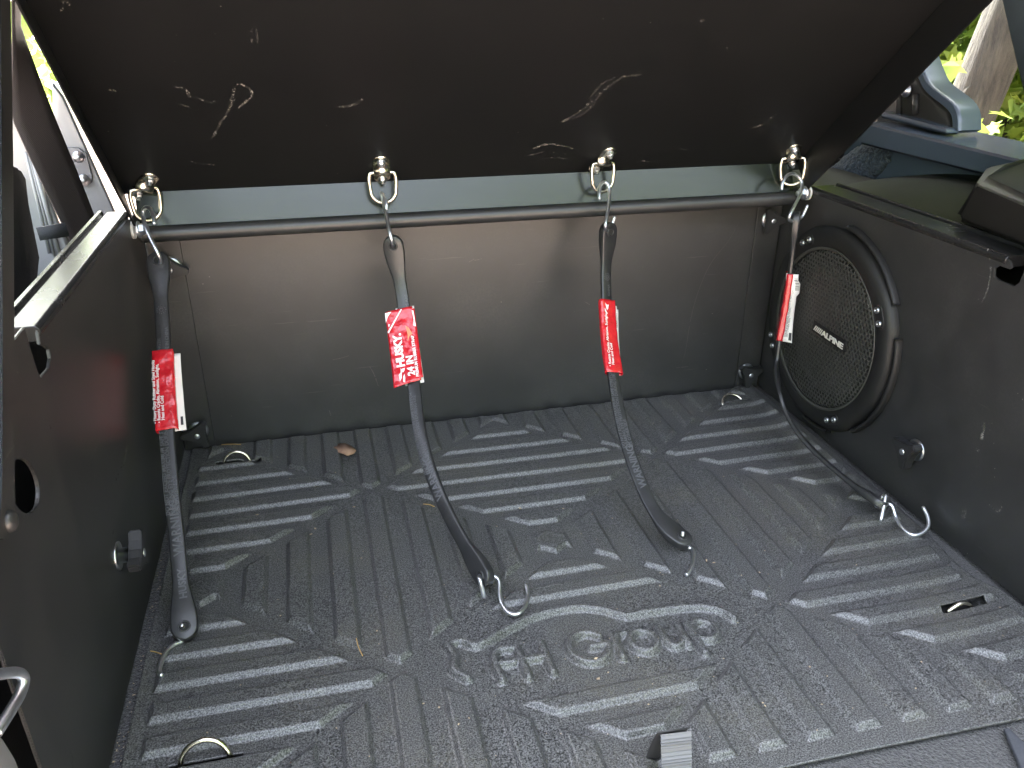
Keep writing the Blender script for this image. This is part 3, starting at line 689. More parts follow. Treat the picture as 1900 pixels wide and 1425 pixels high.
# rounded near corners
keep &= ~((CXg > 0.77) & (CYg < 0.535) & (np.hypot(CXg - 0.77, CYg - 0.535) > 0.047))
idx = np.arange(nx * ny).reshape(ny, nx)
F_ = np.stack([idx[:-1, :-1], idx[:-1, 1:], idx[1:, 1:], idx[1:, :-1]], -1)[keep]
mm_ = bpy.data.meshes.new('floor_mat')
mm_.vertices.add(len(V_)); mm_.vertices.foreach_set('co', V_.astype(np.float32).ravel())
mm_.loops.add(F_.size); mm_.loops.foreach_set('vertex_index', F_.astype(np.int32).ravel())
mm_.polygons.add(len(F_)); mm_.polygons.foreach_set('loop_start', np.arange(0, F_.size, 4, dtype=np.int32))
mm_.update(calc_edges=True); mm_.validate()
fmat = link('floor_mat', mm_, M_MAT)
tag(fmat, 'dusty black ribbed floor mat with raised car emblem and lettering', 'floor mat')
md = fmat.modifiers.new('thick', 'SOLIDIFY'); md.thickness = 0.003; md.offset = -1
# ------------------------------------------------------------------ folding floor tie-down rings in the mat slots
def floor_ring(x, y, r, lean, label, flat=False):
    t = thing('floor_ring', (x, y, 0.0), label, 'tie-down ring', 'steel rings in the floor mat slots')
    P = []
    for k in range(17):
        a = math.pi * k / 16; up = r * 1.05 * math.sin(a); P.append(Vector((x + r * math.cos(a), y + up * math.sin(lean), 0.001 + up * math.cos(lean))))
    if flat: P = [Vector((x - 0.022 + 0.036 * k / 16, y - 0.001, 0.000 + 0.0095 * math.sin(math.pi * k / 16))) for k in range(17)]
    P = [P[0] + Vector((0, 0, -0.012))] + P + [P[-1] + Vector((0, 0, -0.012))]
    link('ring', tube_mesh(P, 0.0028, 10), M_YZINC, t)
    link('base', box_mesh(x - r - 0.006, x + r + 0.006, y - 0.006, y + 0.012, -0.0058, -0.0035, 0.0005), M_DARK, t)
floor_ring(-0.163, 1.236, 0.021, rad(12), 'standing steel half ring on the mat below the left knob of the back panel')
floor_ring(0.742, 1.244, 0.0215, rad(52), 'leaning steel half ring in the far right corner of the mat')
floor_ring(-0.160, 0.634, 0.024, rad(20), 'steel half ring standing in the mat at the near left')
floor_ring(0.750, 0.652, 0.024, rad(84), 'steel ring lying sunk in a slot at the right mat edge', True)

# ------------------------------------------------------------------ rubber straps with hooks and paper sleeves
def sample(P, n=90):
    P = catmull(P, 24); L_ = [0.0]
    for a, b in zip(P[:-1], P[1:]): L_.append(L_[-1] + (b - a).length)
    out = []; j = 0; tot = L_[-1]
    for i in range(n):
        s = tot * i / (n - 1)
        while j < len(L_) - 2 and L_[j+1] < s: j += 1
        t = (s - L_[j]) / max(1e-9, L_[j+1] - L_[j]); out.append(P[j].lerp(P[j+1], min(1, max(0, t))))
    return out, tot
class Strap:
    def __init__(self, ctrl, twist, zmin=0.018):
        C_ = []
        for a, b, d in ctrl:
            p = at(a, b, z=float(d[1:])) if isinstance(d, str) else at(a, b, y=d)
            C_.append(p if p.z >= zmin else at(a, b, z=zmin))     # rests on top of the mat
        self.P, self.len = sample(C_)
        n = len(self.P); self.T = [(self.P[min(i+1, n-1)] - self.P[max(i-1, 0)]).normalized() for i in range(n)]
        self.W = []; self.N = []
        for i in range(n):
            t = self.T[i]; w = (X3 - t * X3.dot(t)).normalized(); b = w.cross(t).normalized()   # b faces the open end
            if b.y > 0: b = -b
            f = i / (n - 1); k = 0
            while k < len(twist) - 2 and twist[k+1][0] < f: k += 1
            u = (f - twist[k][0]) / (twist[k+1][0] - twist[k][0]); u = u * u * (3 - 2 * u); a = rad(twist[k][1] + (twist[k+1][1] - twist[k][1]) * u)
            self.W.append(w * math.cos(a) + b * math.sin(a)); self.N.append(b * math.cos(a) - w * math.sin(a))
    def at(self, s, v=0.0, h=0.0):
        f = min(0.99999, max(0, s / self.len)) * (len(self.P) - 1); i = int(f); t = f - i
        p = self.P[i].lerp(self.P[i+1], t); w = self.W[i].lerp(self.W[i+1], t).normalized(); n = self.N[i].lerp(self.N[i+1], t).normalized()
        return p + w * v + n * h
    def wt(self, s):
        r = 0.0152; e = min(s, self.len - s); k = min(1, max(0, (e - 0.024) / 0.05)); k = k * k * (3 - 2 * k)
        w = r + (0.0096 - r) * k; th = 0.0062 + (0.0034 - 0.0062) * k
        if e < r: w = max(0.002, math.sqrt(max(0, r * r - (r - e) ** 2)))
        return w, th
    def body(self, parent):
        vv = []; ff = []; S = [self.len * 0.5 * (1 - math.cos(math.pi * i / 150)) for i in range(151)]; K = 12
        for s in S:
            w, th = self.wt(s); b = min(0.0022, w * 0.8, th * 0.7)
            for sx, sy, a0 in ((1, 1, 0), (-1, 1, 90), (-1, -1, 180), (1, -1, 270)):
                for q in (0, 45, 90):
                    a = rad(a0 + q); vv.append(self.at(s, sx * (w - b) + b * math.cos(a), sy * (th - b) + b * math.sin(a)))
        for i in range(150):
            for k in range(K): ff.append((i*K+k, i*K+(k+1) % K, (i+1)*K+(k+1) % K, (i+1)*K+k))
        ff += [tuple(range(K))[::-1], tuple(150*K+k for k in range(K))]
        o = link('rubber_band', pmesh('band', vv, ff), M_RUB, parent)
        for s in (0.0150, self.len - 0.0150):   # eye rims
            w, th = self.wt(s); rim = []
            for k in range(20):
                a = 2 * math.pi * k / 20; rim.append(self.at(s + 0.0062 * math.cos(a), 0.0062 * math.sin(a), th + 0.0001))
            e = link('eye', tube_mesh(rim, 0.0012, 6, closed=True), M_RUB, o)
            disc = [self.at(s + 0.0055 * math.cos(2 * math.pi * k / 16), 0.0055 * math.sin(2 * math.pi * k / 16), th + 0.0004) for k in range(16)]
            link('eye_dark_disc', pmesh('d', disc, [tuple(range(16))]), M_DARK, o)  # flat dark disc paints the shade of an uncut eye
        return o
    def write(self, txt, size, s0, v0, parent, m=None, name='relief_text', bold=0.0, flip=False, h=None, space=1.0, ext=0.00025):
        v, f, w = text_geo(txt, size, bold, ext, space)
        out = []
        for p in v:
            s = s0 + p.x if flip else s0 - p.x; a = v0 + p.y if flip else v0 - p.y
            hh = (self.wt(min(self.len, max(0, s)))[1] if h is None else h) + 0.0003 + p.z
            out.append(self.at(s, a, hh))
        return link(name, pmesh('txt', out, f), m or M_RUBTXT, parent, smooth=False)
    def sheet(self, s0, s1, v0, v1, h, name, m, parent, wr=0.0008, seed=0, ns=26, nv=10, curl=0.0, th=0.0006, corner=0.0, skew=0.0, drift=0.0):
        vv = []; ff = []
        for i in range(ns + 1):
            for j in range(nv + 1):
                t = i / ns; u = j / nv; v = v0 + (v1 - v0) * u + drift * t; s = s0 + (s1 - s0) * t + skew * u
                z = h + wr * mnoise.noise(Vector((s * 90, v * 130, seed))) * 2 - curl * (abs(u - 0.5) * 2) ** 4
                vv.append(self.at(s, v, z))
        for i in range(ns):
            for j in range(nv):
                if corner and (i in (0, ns-1)) and (j == nv - 1): continue
                a = i * (nv + 1) + j; ff.append((a, a+1, a+nv+2, a+nv+1))
        o = link(name, pmesh('sheet', vv, ff), m, parent); q = o.modifiers.new('s', 'SOLIDIFY'); q.thickness = th; return o
    def sleeve(self, s0, s1, hw, ht, name, m, parent, wr=0.0012, seed=0, drift=0.0, off=0.0, ns=30):
        K = 28; vv = []; ff = []
        for i in range(ns + 1):
            t = i / ns; s = s0 + (s1 - s0) * t
            for k in range(K):
                a = 2 * math.pi * k / K; c, sn = math.cos(a), math.sin(a)
                v = hw * math.copysign(abs(c) ** 0.35, c); z = ht * math.copysign(abs(sn) ** 0.55, sn)
                z += wr * mnoise.noise(Vector((s * 75, v * 120, seed + (1 if sn > 0 else 5)))) * 1.6
                vv.append(self.at(s + 0.0015 * mnoise.noise(Vector((v * 90, seed, t * 3))), v + off + drift * t, z))
        for i in range(ns):
            for k in range(K): ff.append((i*K+k, i*K+(k+1) % K, (i+1)*K+(k+1) % K, (i+1)*K+k))
        o = link(name, pmesh('sleeve', vv, ff), m, parent); q = o.modifiers.new('s', 'SOLIDIFY'); q.thickness = 0.0004; return o
def s_hook(pts, parent, r=0.0028):
    def pt(q):
        if isinstance(q, Vector): return q
        a, b, d = q; return at(a, b, z=float(d[1:])) if isinstance(d, str) else at(a, b, y=d)
    P = catmull([pt(q) for q in pts], 10)
    return link('hook', tube_mesh(P, lambda t: r * min(1, 0.55 + min(t, 1 - t) * 40), 12), M_ZINC, parent)
GRP = 'black rubber straps hanging from the lid rings'
def new_strap(ctrl, twist, label, zmin=0.0):
    S = Strap(ctrl, twist, zmin); t = thing('rubber_strap', S.P[-1], label, 'rubber strap', GRP); return S, t, S.body(t)
def ylin(za, ya, zb, yb, px, py):   # depth of a pixel on an inclined plane through (ya,za) and (yb,zb)
    d = ray(px, py); k = (yb - ya) / (zb - za); t = (ya + k * (CAMH - za)) / (d[1] - k * d[2]); return d[1] * t
# strap 1: nearly straight down to the mat in front
c1 = []
for a, b in [(293,470),(298,540),(303,620),(305,700),(310,800),(318,900),(328,1000),(336,1090),(342,1150),(344,1188)]:
    f = (b - 470) / 718; c1.append((a, b, ylin(0.365, 1.205, 0.0175, at(344, 1188, z=0.0175).y, a, b) + 0.014 * math.sin(math.pi * f)))
S1, T1, B1 = new_strap(c1, [(0, 2), (0.5, 4), (1, -4)], 'leftmost rubber strap, hanging almost straight, with crinkled red sleeve')
def s_at(S, py):  # arc length of a strap at a photo row
    best = min(range(len(S.P)), key=lambda i: abs(_row(S.P[i]) - py)); return S.len * best / (len(S.P) - 1)
def _row(p):
    v = RC.T @ np.array([p.x, p.y, p.z - CAMH]); return PCY + FPX * v[1] / v[2]
S1.write('HUSKY', 0.0120, s_at(S1, 1118), 0.0060, B1, bold=0.0003)
S1.write('WARNING-', 0.0150, s_at(S1, 1034), 0.0055, B1, bold=0.0002, space=1.05)
for k, tx in enumerate(('DO NOT EXCEED MAXIMUM SAFE STRETCH', 'WEARING EYE PROTECTION DURING USE', 'SEE OTHER SIDE')):
    S1.write(tx, 0.0071, s_at(S1, 952), -0.0042 + 0.0058 * k, B1, bold=0.0001)
S1.write('LENGTH.', 0.0062, s_at(S1, 662), -0.0030, B1); S1.write('MADE IN CHINA', 0.0062, s_at(S1, 664), 0.0072, B1)
def emblem(S, s, v, R, parent):
    parts = []
    h = S.wt(s)[1] + 0.0002
    for k in range(12):
        a = 2 * math.pi * k / 12
        parts.append(tube_mesh([S.at(s + R * 0.72 * math.cos(a), v + R * 0.72 * math.sin(a), h), S.at(s + R * math.cos(a), v + R * math.sin(a), h)], 0.0006, 5))
    parts.append(tube_mesh([S.at(s + R * 0.4 * math.cos(2*math.pi*k/12), v + R * 0.4 * math.sin(2*math.pi*k/12), h) for k in range(12)], 0.0005, 5, closed=True))
    return link('round_emblem', join(parts), M_RUBTXT, parent)
emblem(S1, s_at(S1, 579), 0.0, 0.0065, B1)
sl0, sl1 = s_at(S1, 650), s_at(S1, 801)
SL = S1.sleeve(sl0, sl1, 0.0142, 0.0058, 'paper_sleeve', M_RED, T1, 0.0016, 3, 0.0015, -0.001)
SL['label'] = 'crinkled red paper sleeve'
S1.sheet(sl0 + 0.004, sl1 + 0.001, 0.006, 0.0205, -0.004, 'sleeve_back', M_WHITE, SL, 0.0004, 5, drift=0.003)
for k, tx in enumerate(('\u2022 Heavy Duty Rubber and Steel Hooks', '\u2022 Resists Cracks, Abrasion, Sunlight,', '  Heat and Cold')):
    S1.write(tx, 0.0058, sl1 - 0.010, -0.0105 + 0.0050 * k, SL, M_WPRINT, 'print', h=0.0066, bold=0.00012, ext=0)
S1.sheet(sl1 - 0.018, sl1 - 0.006, 0.0175, 0.0205, -0.0025, 'print', M_BPRINT, SL, 0, 1, 3, 2)
s_hook([(287,417,1.205),(285,402,1.215),(279,388,1.228),(270,385,1.236),(265,394,1.238),(267,410,1.226),(276,435,1.205),(288,460,1.188),(296,478,1.186),(297,488,1.196),(290,484,1.215)], T1)
s_hook([S1.at(S1.len-0.016,-0.003,0.0105), S1.at(S1.len-0.015,-0.001,0.004), S1.at(S1.len-0.012,-0.001,-0.006), S1.at(S1.len-0.003,-0.004,-0.0085), (322,1197,'z0.013'),(306,1214,'z0.013'),(297,1236,'z0.012'),(296,1248,'z0.011'),(301,1254,'z0.012')], T1)
# strap 2
def bow(pts, z0, y0, zend, pw=2.2):
    """depth falls from y0 (hanging part) to the point where the end rests on the mat, following the height of each point"""
    out = []; y1 = at(*pts[-1], z=zend).y
    for a, b in pts:
        lo, hi = y1 - 0.02, y0 + 0.02          # bisection on depth
        for _ in range(40):
            y = 0.5 * (lo + hi); h = min(1, max(0, 1 - (at(a, b, y=y).z - zend) / (z0 - zend)))
            if y < y0 + (y1 - y0) * h ** pw: lo = y
            else: hi = y
        out.append((a, b, y))
    return out
c2 = bow([(727,437),(734,480),(745,540),(753,600),(761,660),(769,720),(776,780),(788,838),(806,895),(832,955),(862,1010),(890,1055),(908,1085)], 0.375, 1.205, 0.026)
S2, T2, B2 = new_strap(c2, [(0, 12), (0.35, 14), (0.62, 32), (0.85, 50), (1, 66)], 'rubber strap with the red sleeve showing large white lettering, second from left', 0.0)
S2.write('STRAPS ARE', 0.0068, s_at(S2, 588), 0.0085, B2, bold=0.0001)
S2.write('WARNING-', 0.0150, s_at(S2, 925), 0.0055, B2, bold=0.0002)
for k, tx in enumerate(('DO NOT EXCEED MAXIMUM SAFE STRETCH', 'WEARING EYE PROTECTION DURING USE', 'SEE OTHER SIDE')):
    S2.write(tx, 0.0068, s_at(S2, 878), -0.0040 + 0.0056 * k, B2)
k0, k1 = s_at(S2, 574), s_at(S2, 713)
SL2 = S2.sheet(k0, k1, -0.0285, 0.0165, 0.0062, 'paper_sleeve', M_RED, T2, 0.0010, 8, 30, 14, 0.002, corner=1, skew=-0.0045, drift=-0.001)
SL2['label'] = 'flat red paper sleeve printed with a brand name and 24 IN'
S2.sheet(k0 - 0.006, k1 - 0.004, -0.0135, 0.0150, -0.0048, 'sleeve_back', M_WHITE, SL2, 0.0003, 4)
HZ = 0.0082
S2.write('HUSKY.', 0.0165, k1 - 0.030, -0.0090, SL2, M_WPRINT, 'print', bold=0.00085, h=HZ, ext=0, space=0.98)
S2.write('24 IN', 0.0145, k1 - 0.013, 0.0045, SL2, M_WPRINT, 'print', bold=0.0006, h=HZ, ext=0, space=1.0)
S2.write('PREMIUM RUBBER STRAP', 0.0062, k1 - 0.009, 0.0105, SL2, M_WPRINT, 'print', bold=0.0002, h=HZ, ext=0)
def strip(S, pts, h, name, m, parent):
    return link(name, pmesh('st', [S.at(s, v, h) for s, v in pts], [tuple(range(len(pts)))]), m, parent, smooth=False)
strip(S2, [(k0 + 0.002, -0.0285), (k0 + 0.001, -0.0185), (k0 + 0.0075, -0.0245), (k0 + 0.017, -0.0288)], HZ, 'print', M_WPRINT, SL2)
strip(S2, [(k0 - 0.001, -0.0040), (k0 - 0.001, -0.0020), (k0 + 0.034, -0.0265), (k0 + 0.032, -0.0280)], HZ, 'print', M_WPRINT, SL2)
strip(S2, [(k0 + 0.003, 0.0125), (k0 + 0.004, 0.0150), (k0 + 0.030, 0.0158), (k0 + 0.028, 0.0120), (k0 + 0.018, 0.0135)], HZ, 'print', M_WPRINT, SL2)
# small dog-head emblem left of the lettering: two ears, snout, cheek
e0 = k1 - 0.008
for pts in ([(0.000,-0.0195),(-0.010,-0.0205),(-0.0135,-0.0170),(-0.021,-0.0165),(-0.0145,-0.0140),(-0.011,-0.0160),(-0.004,-0.0165)], [(0.002,-0.0150),(-0.006,-0.0140),(-0.010,-0.0118),(-0.004,-0.0112),(0.004,-0.0122)], [(-0.0125,-0.0135),(-0.019,-0.0150),(-0.0195,-0.0100),(-0.0155,-0.0112)]):
    strip(S2, [(e0 + a, b + 0.001) for a, b in pts], HZ, 'print', M_WPRINT, SL2)
strip(S2, [(k0 + 0.026, 0.0000), (k0 + 0.030, 0.0045), (k0 + 0.041, 0.0090), (k0 + 0.044, 0.0040), (k0 + 0.052, 0.0005), (k0 + 0.040, 0.0015)], HZ, 'print', M_ORANGE, SL2)
strip(S2, [(k0 + 0.020, -0.0255), (k0 + 0.020, -0.0235), (k0 + 0.0235, -0.0240), (k0 + 0.0235, -0.0255)], HZ, 'print', M_WPRINT, SL2)
s_hook([(717,390,1.212),(717,378,1.216),(713,366,1.226),(709,359,1.240),(709,362,1.248),(712,378,1.240),(717,402,1.215),(723,430,1.190),(727,448,1.186),(729,456,1.198),(724,448,1.22)], T2)
s_hook([(899,1110,'z0.010'),S2.at(S2.len-0.006,0.001,0.0115), S2.at(S2.len-0.015,0.0,0.0065), S2.at(S2.len-0.0155,0.0,-0.0065), (924,1075,'z0.024'),(927,1100,'z0.016'),(933,1123,'z0.012'),(946,1138,'z0.010'),(963,1138,'z0.010'),(976,1122,'z0.010'),(979,1102,'z0.012'),(976,1082,'z0.016')], T2)
# strap 3
c3 = bow([(1129,412),(1127,450),(1124,500),(1125,560),(1129,630),(1138,700),(1149,765),(1165,830),(1186,890),(1212,945),(1245,985),(1280,1012)], 0.380, 1.205, 0.021)
S3, T3, B3 = new_strap(c3, [(0, -24), (0.35, -18), (0.62, 8), (0.85, 4), (1, -12)], 'third rubber strap from the left, red sleeve with a white card edge', 0.0)
emblem(S3, s_at(S3, 512), 0.0, 0.0062, B3); S3.write('CHINA', 0.0062, s_at(S3, 548), 0.0050, B3)
S3.write('WARNING-', 0.0150, s_at(S3, 905), 0.0060, B3, bold=0.0002)
for k, tx in enumerate(('DO NOT EXCEED MAXIMUM SAFE STRETCH', 'WEARING EYE PROTECTION DURING USE', 'SEE OTHER SIDE')):
    S3.write(tx, 0.0068, s_at(S3, 835), -0.0040 + 0.0056 * k, B3)
k0, k1 = s_at(S3, 556), s_at(S3, 693)
SL3 = S3.sleeve(k0, k1, 0.0150, 0.0054, 'paper_sleeve', M_RED, T3, 0.0009, 13, 0.0012, 0.001)
SL3['label'] = 'glossy red paper sleeve'
S3.sheet(k0 + 0.006, k1 - 0.010, 0.006, 0.0275, -0.0050, 'sleeve_back', M_WHITE, SL3, 0.0004, 7, 20, 8, drift=-0.007, corner=1)
S3.write('WARNING', 0.0050, k0 + 0.042, 0.0235, SL3, M_BPRINT, 'print', h=-0.0036, ext=0)
for k, tx in enumerate(('\u2022 Resists Cracks, Abrasion, Sunlight,', '  Heat and Cold')):
    S3.write(tx, 0.0064, k1 - 0.009, -0.0045 + 0.0058 * k, SL3, M_WPRINT, 'print', h=0.0062, bold=0.00012, ext=0)
for pts in ([(0.006,-0.0075),(0.010,-0.0045),(0.009,-0.0005),(0.016,-0.0020),(0.019,-0.0045),(0.013,-0.0060)], [(0.015,-0.0085),(0.020,-0.0060),(0.0245,-0.0030),(0.025,-0.0060),(0.020,-0.0090)]):
    strip(S3, [(k0 + a, b) for a, b in pts], 0.0066, 'print', M_WPRINT, SL3)
s_hook([(1112,371,1.212),(1112,356,1.220),(1113,345,1.234),(1120,338,1.246),(1128,343,1.244),(1131,358,1.236),(1129,382,1.215),(1126,402,1.195),(1123,420,1.186),(1126,428,1.198),(1134,420,1.216),(1141,401,1.220)], T3)
s_hook([S3.at(S3.len-0.018,0.004,0.0105), S3.at(S3.len-0.015,0.001,0.005), S3.at(S3.len-0.012,0.001,-0.006), S3.at(S3.len-0.002,0.003,-0.0075), (1286,1022,'z0.013'),(1286,1044,'z0.011'),(1278,1062,'z0.009'),(1272,1067,'z0.009')], T3)
# strap 4: seen on edge, bowing out and trailing along the right panel
c4 = [(1478,392,1.205),(1474,430,1.203),(1469,480,1.200),(1462,530,1.196),(1453,585,1.188),(1445,635,1.176),(1441,680,1.160),(1445,722,'z0.106'),(1458,765,'z0.080'),(1484,808,'z0.059'),(1526,852,'z0.043'),(1580,897,'z0.033'),(1622,926,'z0.029'),(1645,942,'z0.028')]
S4, T4, B4 = new_strap(c4, [(0, -58), (0.3, -66), (0.55, -62), (0.78, -36), (1, -30)], 'rubber strap seen on edge in front of the speaker, bowing to the right panel', 0.0)
k0, k1 = s_at(S4, 508), s_at(S4, 634)
SL4 = S4.sleeve(k0, k1, 0.0140, 0.0056, 'paper_sleeve', M_RED, T4, 0.0007, 23, 0.0, 0.0)
SL4['label'] = 'red paper sleeve turned on edge'
# its white back card fans out towards the right panel
vv = []; ff = []; NS, NV = 22, 8
for i in range(NS + 1):
    t = i / NS; s = k0 + (k1 - k0) * t
    base = S4.at(s, 0.0145, -0.003) ; w = 0.010 + 0.022 * (0.35 + 0.65 * t) + (0.004 if 0.1 < t < 0.3 else 0)
    for j in range(NV + 1):
        u = j / NV; out_ = Vector((0.93, -0.34, 0.0)); p = S4.at(s, -0.004, -0.0062) + out_ * (w * u) + Vector((0, 0, -0.006 * u * t)) + Vector((0, -0.006, 0)) * math.sin(u * 2 + t * 3)
        vv.append(p)
for i in range(NS):
    for j in range(NV): a = i*(NV+1)+j; ff.append((a, a+1, a+NV+2, a+NV+1))
card4 = link('sleeve_back', pmesh('card', vv, ff), M_WHITE, SL4); md = card4.modifiers.new('s', 'SOLIDIFY'); md.thickness = 0.0006
def card_pt(t, u, h=0.0010):
    i = min(NS - 1, int(t * NS)); j = min(NV - 1, int(u * NV)); a = vv[i*(NV+1)+j]; b = vv[(i+1)*(NV+1)+j]; c = vv[i*(NV+1)+j+1]; d = vv[(i+1)*(NV+1)+j+1]
    ft, fu = t * NS - i, u * NV - j; p = (a * (1-ft) + b * ft) * (1-fu) + (c * (1-ft) + d * ft) * fu
    n = (b - a).cross(c - a).normalized(); n = -n if n.y > 0 else n; return p + n * h
def card_text(tx, size, t0, u0, m=M_BPRINT, bold=0.0):
    v, f, w = text_geo(tx, size, bold, 0); Lc = k1 - k0
    out = [card_pt(min(1, max(0, t0 - p.x / Lc)), min(1, max(0, u0 - p.y / 0.030))) for p in v]
    link('print', pmesh('t', out, f), m, SL4, smooth=False)
for k, tx in enumerate(('WARNING: READ INSTRUCTIONS', 'DO NOT EXCEED MAXIMUM STRETCH', 'WEAR EYE PROTECTION', 'SEE OTHER SIDE')):
    card_text(tx, 0.0048, 0.93, 0.42 + 0.10 * k)
link('print', pmesh('q', [card_pt(t, u) for t, u in ((0.86,0.78),(0.97,0.78),(0.97,0.95),(0.86,0.95))], [(0,1,2,3)]), M_BPRINT, SL4, smooth=False)
for k in range(9):
    t0_ = 0.06 + 0.020 * k; link('print', pmesh('q', [card_pt(t, u) for t, u in ((t0_,0.62),(t0_ + 0.008 + 0.004 * (k % 2),0.62),(t0_ + 0.008 + 0.004 * (k % 2),0.92),(t0_,0.92))], [(0,1,2,3)]), M_BPRINT, SL4, smooth=False)
s_hook([(1450,353,1.222),(1452,340,1.226),(1459,327,1.232),(1471,322,1.240),(1483,330,1.240),(1488,343,1.234),(1484,362,1.218),(1474,382,1.200),(1466,398,1.190),(1465,408,1.192),(1474,410,1.200),(1488,402,1.210),(1499,380,1.212)], T4)
s_hook([(1634,967,'z0.014'), S4.at(S4.len-0.010,-0.002,0.0125), S4.at(S4.len-0.015,0.0,0.006), S4.at(S4.len-0.015,0.0,-0.0065), (1652,936,'z0.030'),(1662,958,'z0.018'),(1674,979,'z0.012'),(1692,992,'z0.010'),(1710,989,'z0.012'),(1722,976,'z0.018'),(1721,958,'z0.026'),(1712,939,'z0.034')], T4)

# ------------------------------------------------------------------ round speaker in the right panel
SC = Vector((XR, 1.120, 0.195)); SU, SV, SN = -Y3, Z3, -X3
spk = thing('speaker', SC, 'round black speaker with perforated grille set in the right panel', 'speaker')
lobes = [rad(28), rad(-62), rad(120), rad(208)]
def lobe(a, r, h):
    k = 1.0
    if r > 0.150:
        for c in lobes:
            d = abs((a - c + math.pi) % (2 * math.pi) - math.pi); k += 0.028 * (1 / (1 + math.exp((d - 0.22) * 28)))
    return k
fr_ = (SC, SU, SV, SN)
RS = 0.166
link('housing', lathe(fr_, [(RS+0.004, 0.0005),(RS+0.004, 0.004),(RS+0.002, 0.010),(RS-0.001, 0.0145),(RS-0.007, 0.0175),(0.151, 0.0182),(0.144, 0.0170),(0.1385, 0.0160),(0.1355, 0.010)], 144, lobe, (False, False)), M_SPK, spk)
# gasket arcs outside the housing
for a0, a1, r in ((rad(32), rad(86), RS + 0.0125), (rad(-50), rad(16), RS + 0.0115), (rad(-95), rad(-72), RS + 0.010)):
    vv = []; ff = []; n = 30
    for i in range(n + 1):
        a = a0 + (a1 - a0) * i / n; d = SU * math.cos(a) + SV * math.sin(a)
        for rr, h in ((r - 0.0035, 0.001), (r - 0.0035, 0.009), (r - 0.0015, 0.0115), (r + 0.0015, 0.0115), (r + 0.0035, 0.008), (r + 0.0035, 0.001)): vv.append(SC + d * rr + SN * h)
        if i:
            b = i * 6
            for k in range(5): ff.append((b-6+k, b-6+k+1, b+k+1, b+k))
    ff += [(0,1,2,3,4,5), tuple(len(vv)-6+k for k in range(6))[::-1]]
    link('gasket', pmesh('g', vv, ff), M_SPK, spk)
link('cone', lathe(fr_, [(0.1355,0.008),(0.130,0.003),(0.115,0.001),(0.035,-0.03),(0.034,-0.028),(0.02,-0.02),(0.005,-0.018)], 64), M_CONE, spk)
# perforated grille: hexagonal cells, each with a round hole
pitch = 0.0080; RG = 0.1370; vv = []; ff = []; vm = {}
def gz(x, y): return 0.0145 + 0.006 * (1 - (x * x + y * y) / RG ** 2) - 0.0045 * max(0.0, (math.hypot(x, y) - 0.1285) / 0.0085)
def gv(x, y, dz=0.0):
    k = (round(x * 2e5), round(y * 2e5))
    if k not in vm: vm[k] = len(vv); vv.append(SC + SU * x + SV * y + SN * (gz(x, y) + dz))
    return vm[k]
rows = int(RG / (pitch * 0.866)) + 2
for j in range(-rows, rows + 1):
    for i in range(-rows, rows + 1):
        cx = pitch * (i + 0.5 * (j % 2)); cy = pitch * 0.866 * j
        if math.hypot(cx, cy) > RG - pitch * 0.45: continue
        oc = [gv(cx + pitch / math.sqrt(3) * math.cos(rad(30 + 60 * k)), cy + pitch / math.sqrt(3) * math.sin(rad(30 + 60 * k))) for k in range(6)]
        rh = pitch * 0.39; ic = [gv(cx + rh * math.cos(rad(30 + 60 * k)), cy + rh * math.sin(rad(30 + 60 * k))) for k in range(6)]
        dn = []
        for k in range(6):
            x, y = cx + rh * 1.02 * math.cos(rad(30 + 60 * k)), cy + rh * 1.02 * math.sin(rad(30 + 60 * k)); vv.append(SC + SU * x + SV * y + SN * (gz(x, y) - 0.0014)); dn.append(len(vv) - 1)
        for k in range(6):
            q = (k + 1) % 6; ff.append((oc[k], oc[q], ic[q], ic[k])); ff.append((ic[k], ic[q], dn[q], dn[k]))
link('grille', pmesh('grille', vv, ff), M_GRILL, spk, smooth=False)
link('grille_rim', lathe(fr_, [(0.1385,0.0150),(0.1385,0.0166),(0.1355,0.0166),(0.1335,0.0145)], 96, None, (False, False)), M_GRILL, spk)
# bolts in pairs on raised pads
for a in lobes:
    d = SU * math.cos(a) + SV * math.sin(a); tt = SV * math.cos(a) - SU * math.sin(a)
    pad = link('bolt_pad', prism(arc(0, 0.010, 0.0095, 0.0095, 0, math.pi, 8) + arc(0, -0.010, 0.0095, 0.0095, math.pi, 2 * math.pi, 8), [], (SC + d * 0.153 + SN * 0.0168, d, tt, SN), 0.0022, 0.0008), M_SPK, spk)
    for s in (-1, 1):
        O = SC + d * 0.153 + tt * (0.0102 * s) + SN * 0.0190
        link('bolt', join([lathe((O, d, tt, SN), [(0.0052,0),(0.0052,0.002),(0.0046,0.0032),(0.0026,0.0032),(0.0024,0.0016)], 18)]), M_WASH, pad)
# badge with slanted bars and lettering
bp, be = at(1512, 611, x=XR - 0.0215), at(1566, 648, x=XR - 0.0215)
tu = (be - bp); tu.x = 0; bl = tu.length; tu.normalize(); tv = SN.cross(tu).normalized()
if tv.z < 0: tv = -tv
bh_ = 0.013
badge = link('badge', prism([(-0.004,-0.004),(bl+0.004,-0.004),(bl+0.006,bh_*0.5),(bl+0.004,bh_+0.002),(-0.004,bh_+0.002)], [], (bp + SN * 0.0005, tu, tv, SN), 0.002, 0.0005), M_SPK, spk)
for k in range(5):
    x0 = 0.0045 * k
    link('badge_bar', prism([(x0, 0.0),(x0 + 0.0027, 0.0),(x0 + 0.0075, 0.0092),(x0 + 0.0048, 0.0092)], [], (bp + SN * 0.0027, tu, tv, SN), 0.0006), M_SILVER, badge, smooth=False)
v, f, w = text_geo('ALPINE', 0.0130, 0.00045, 0.0003, 0.95)
sc_ = (bl - 0.0235) / w
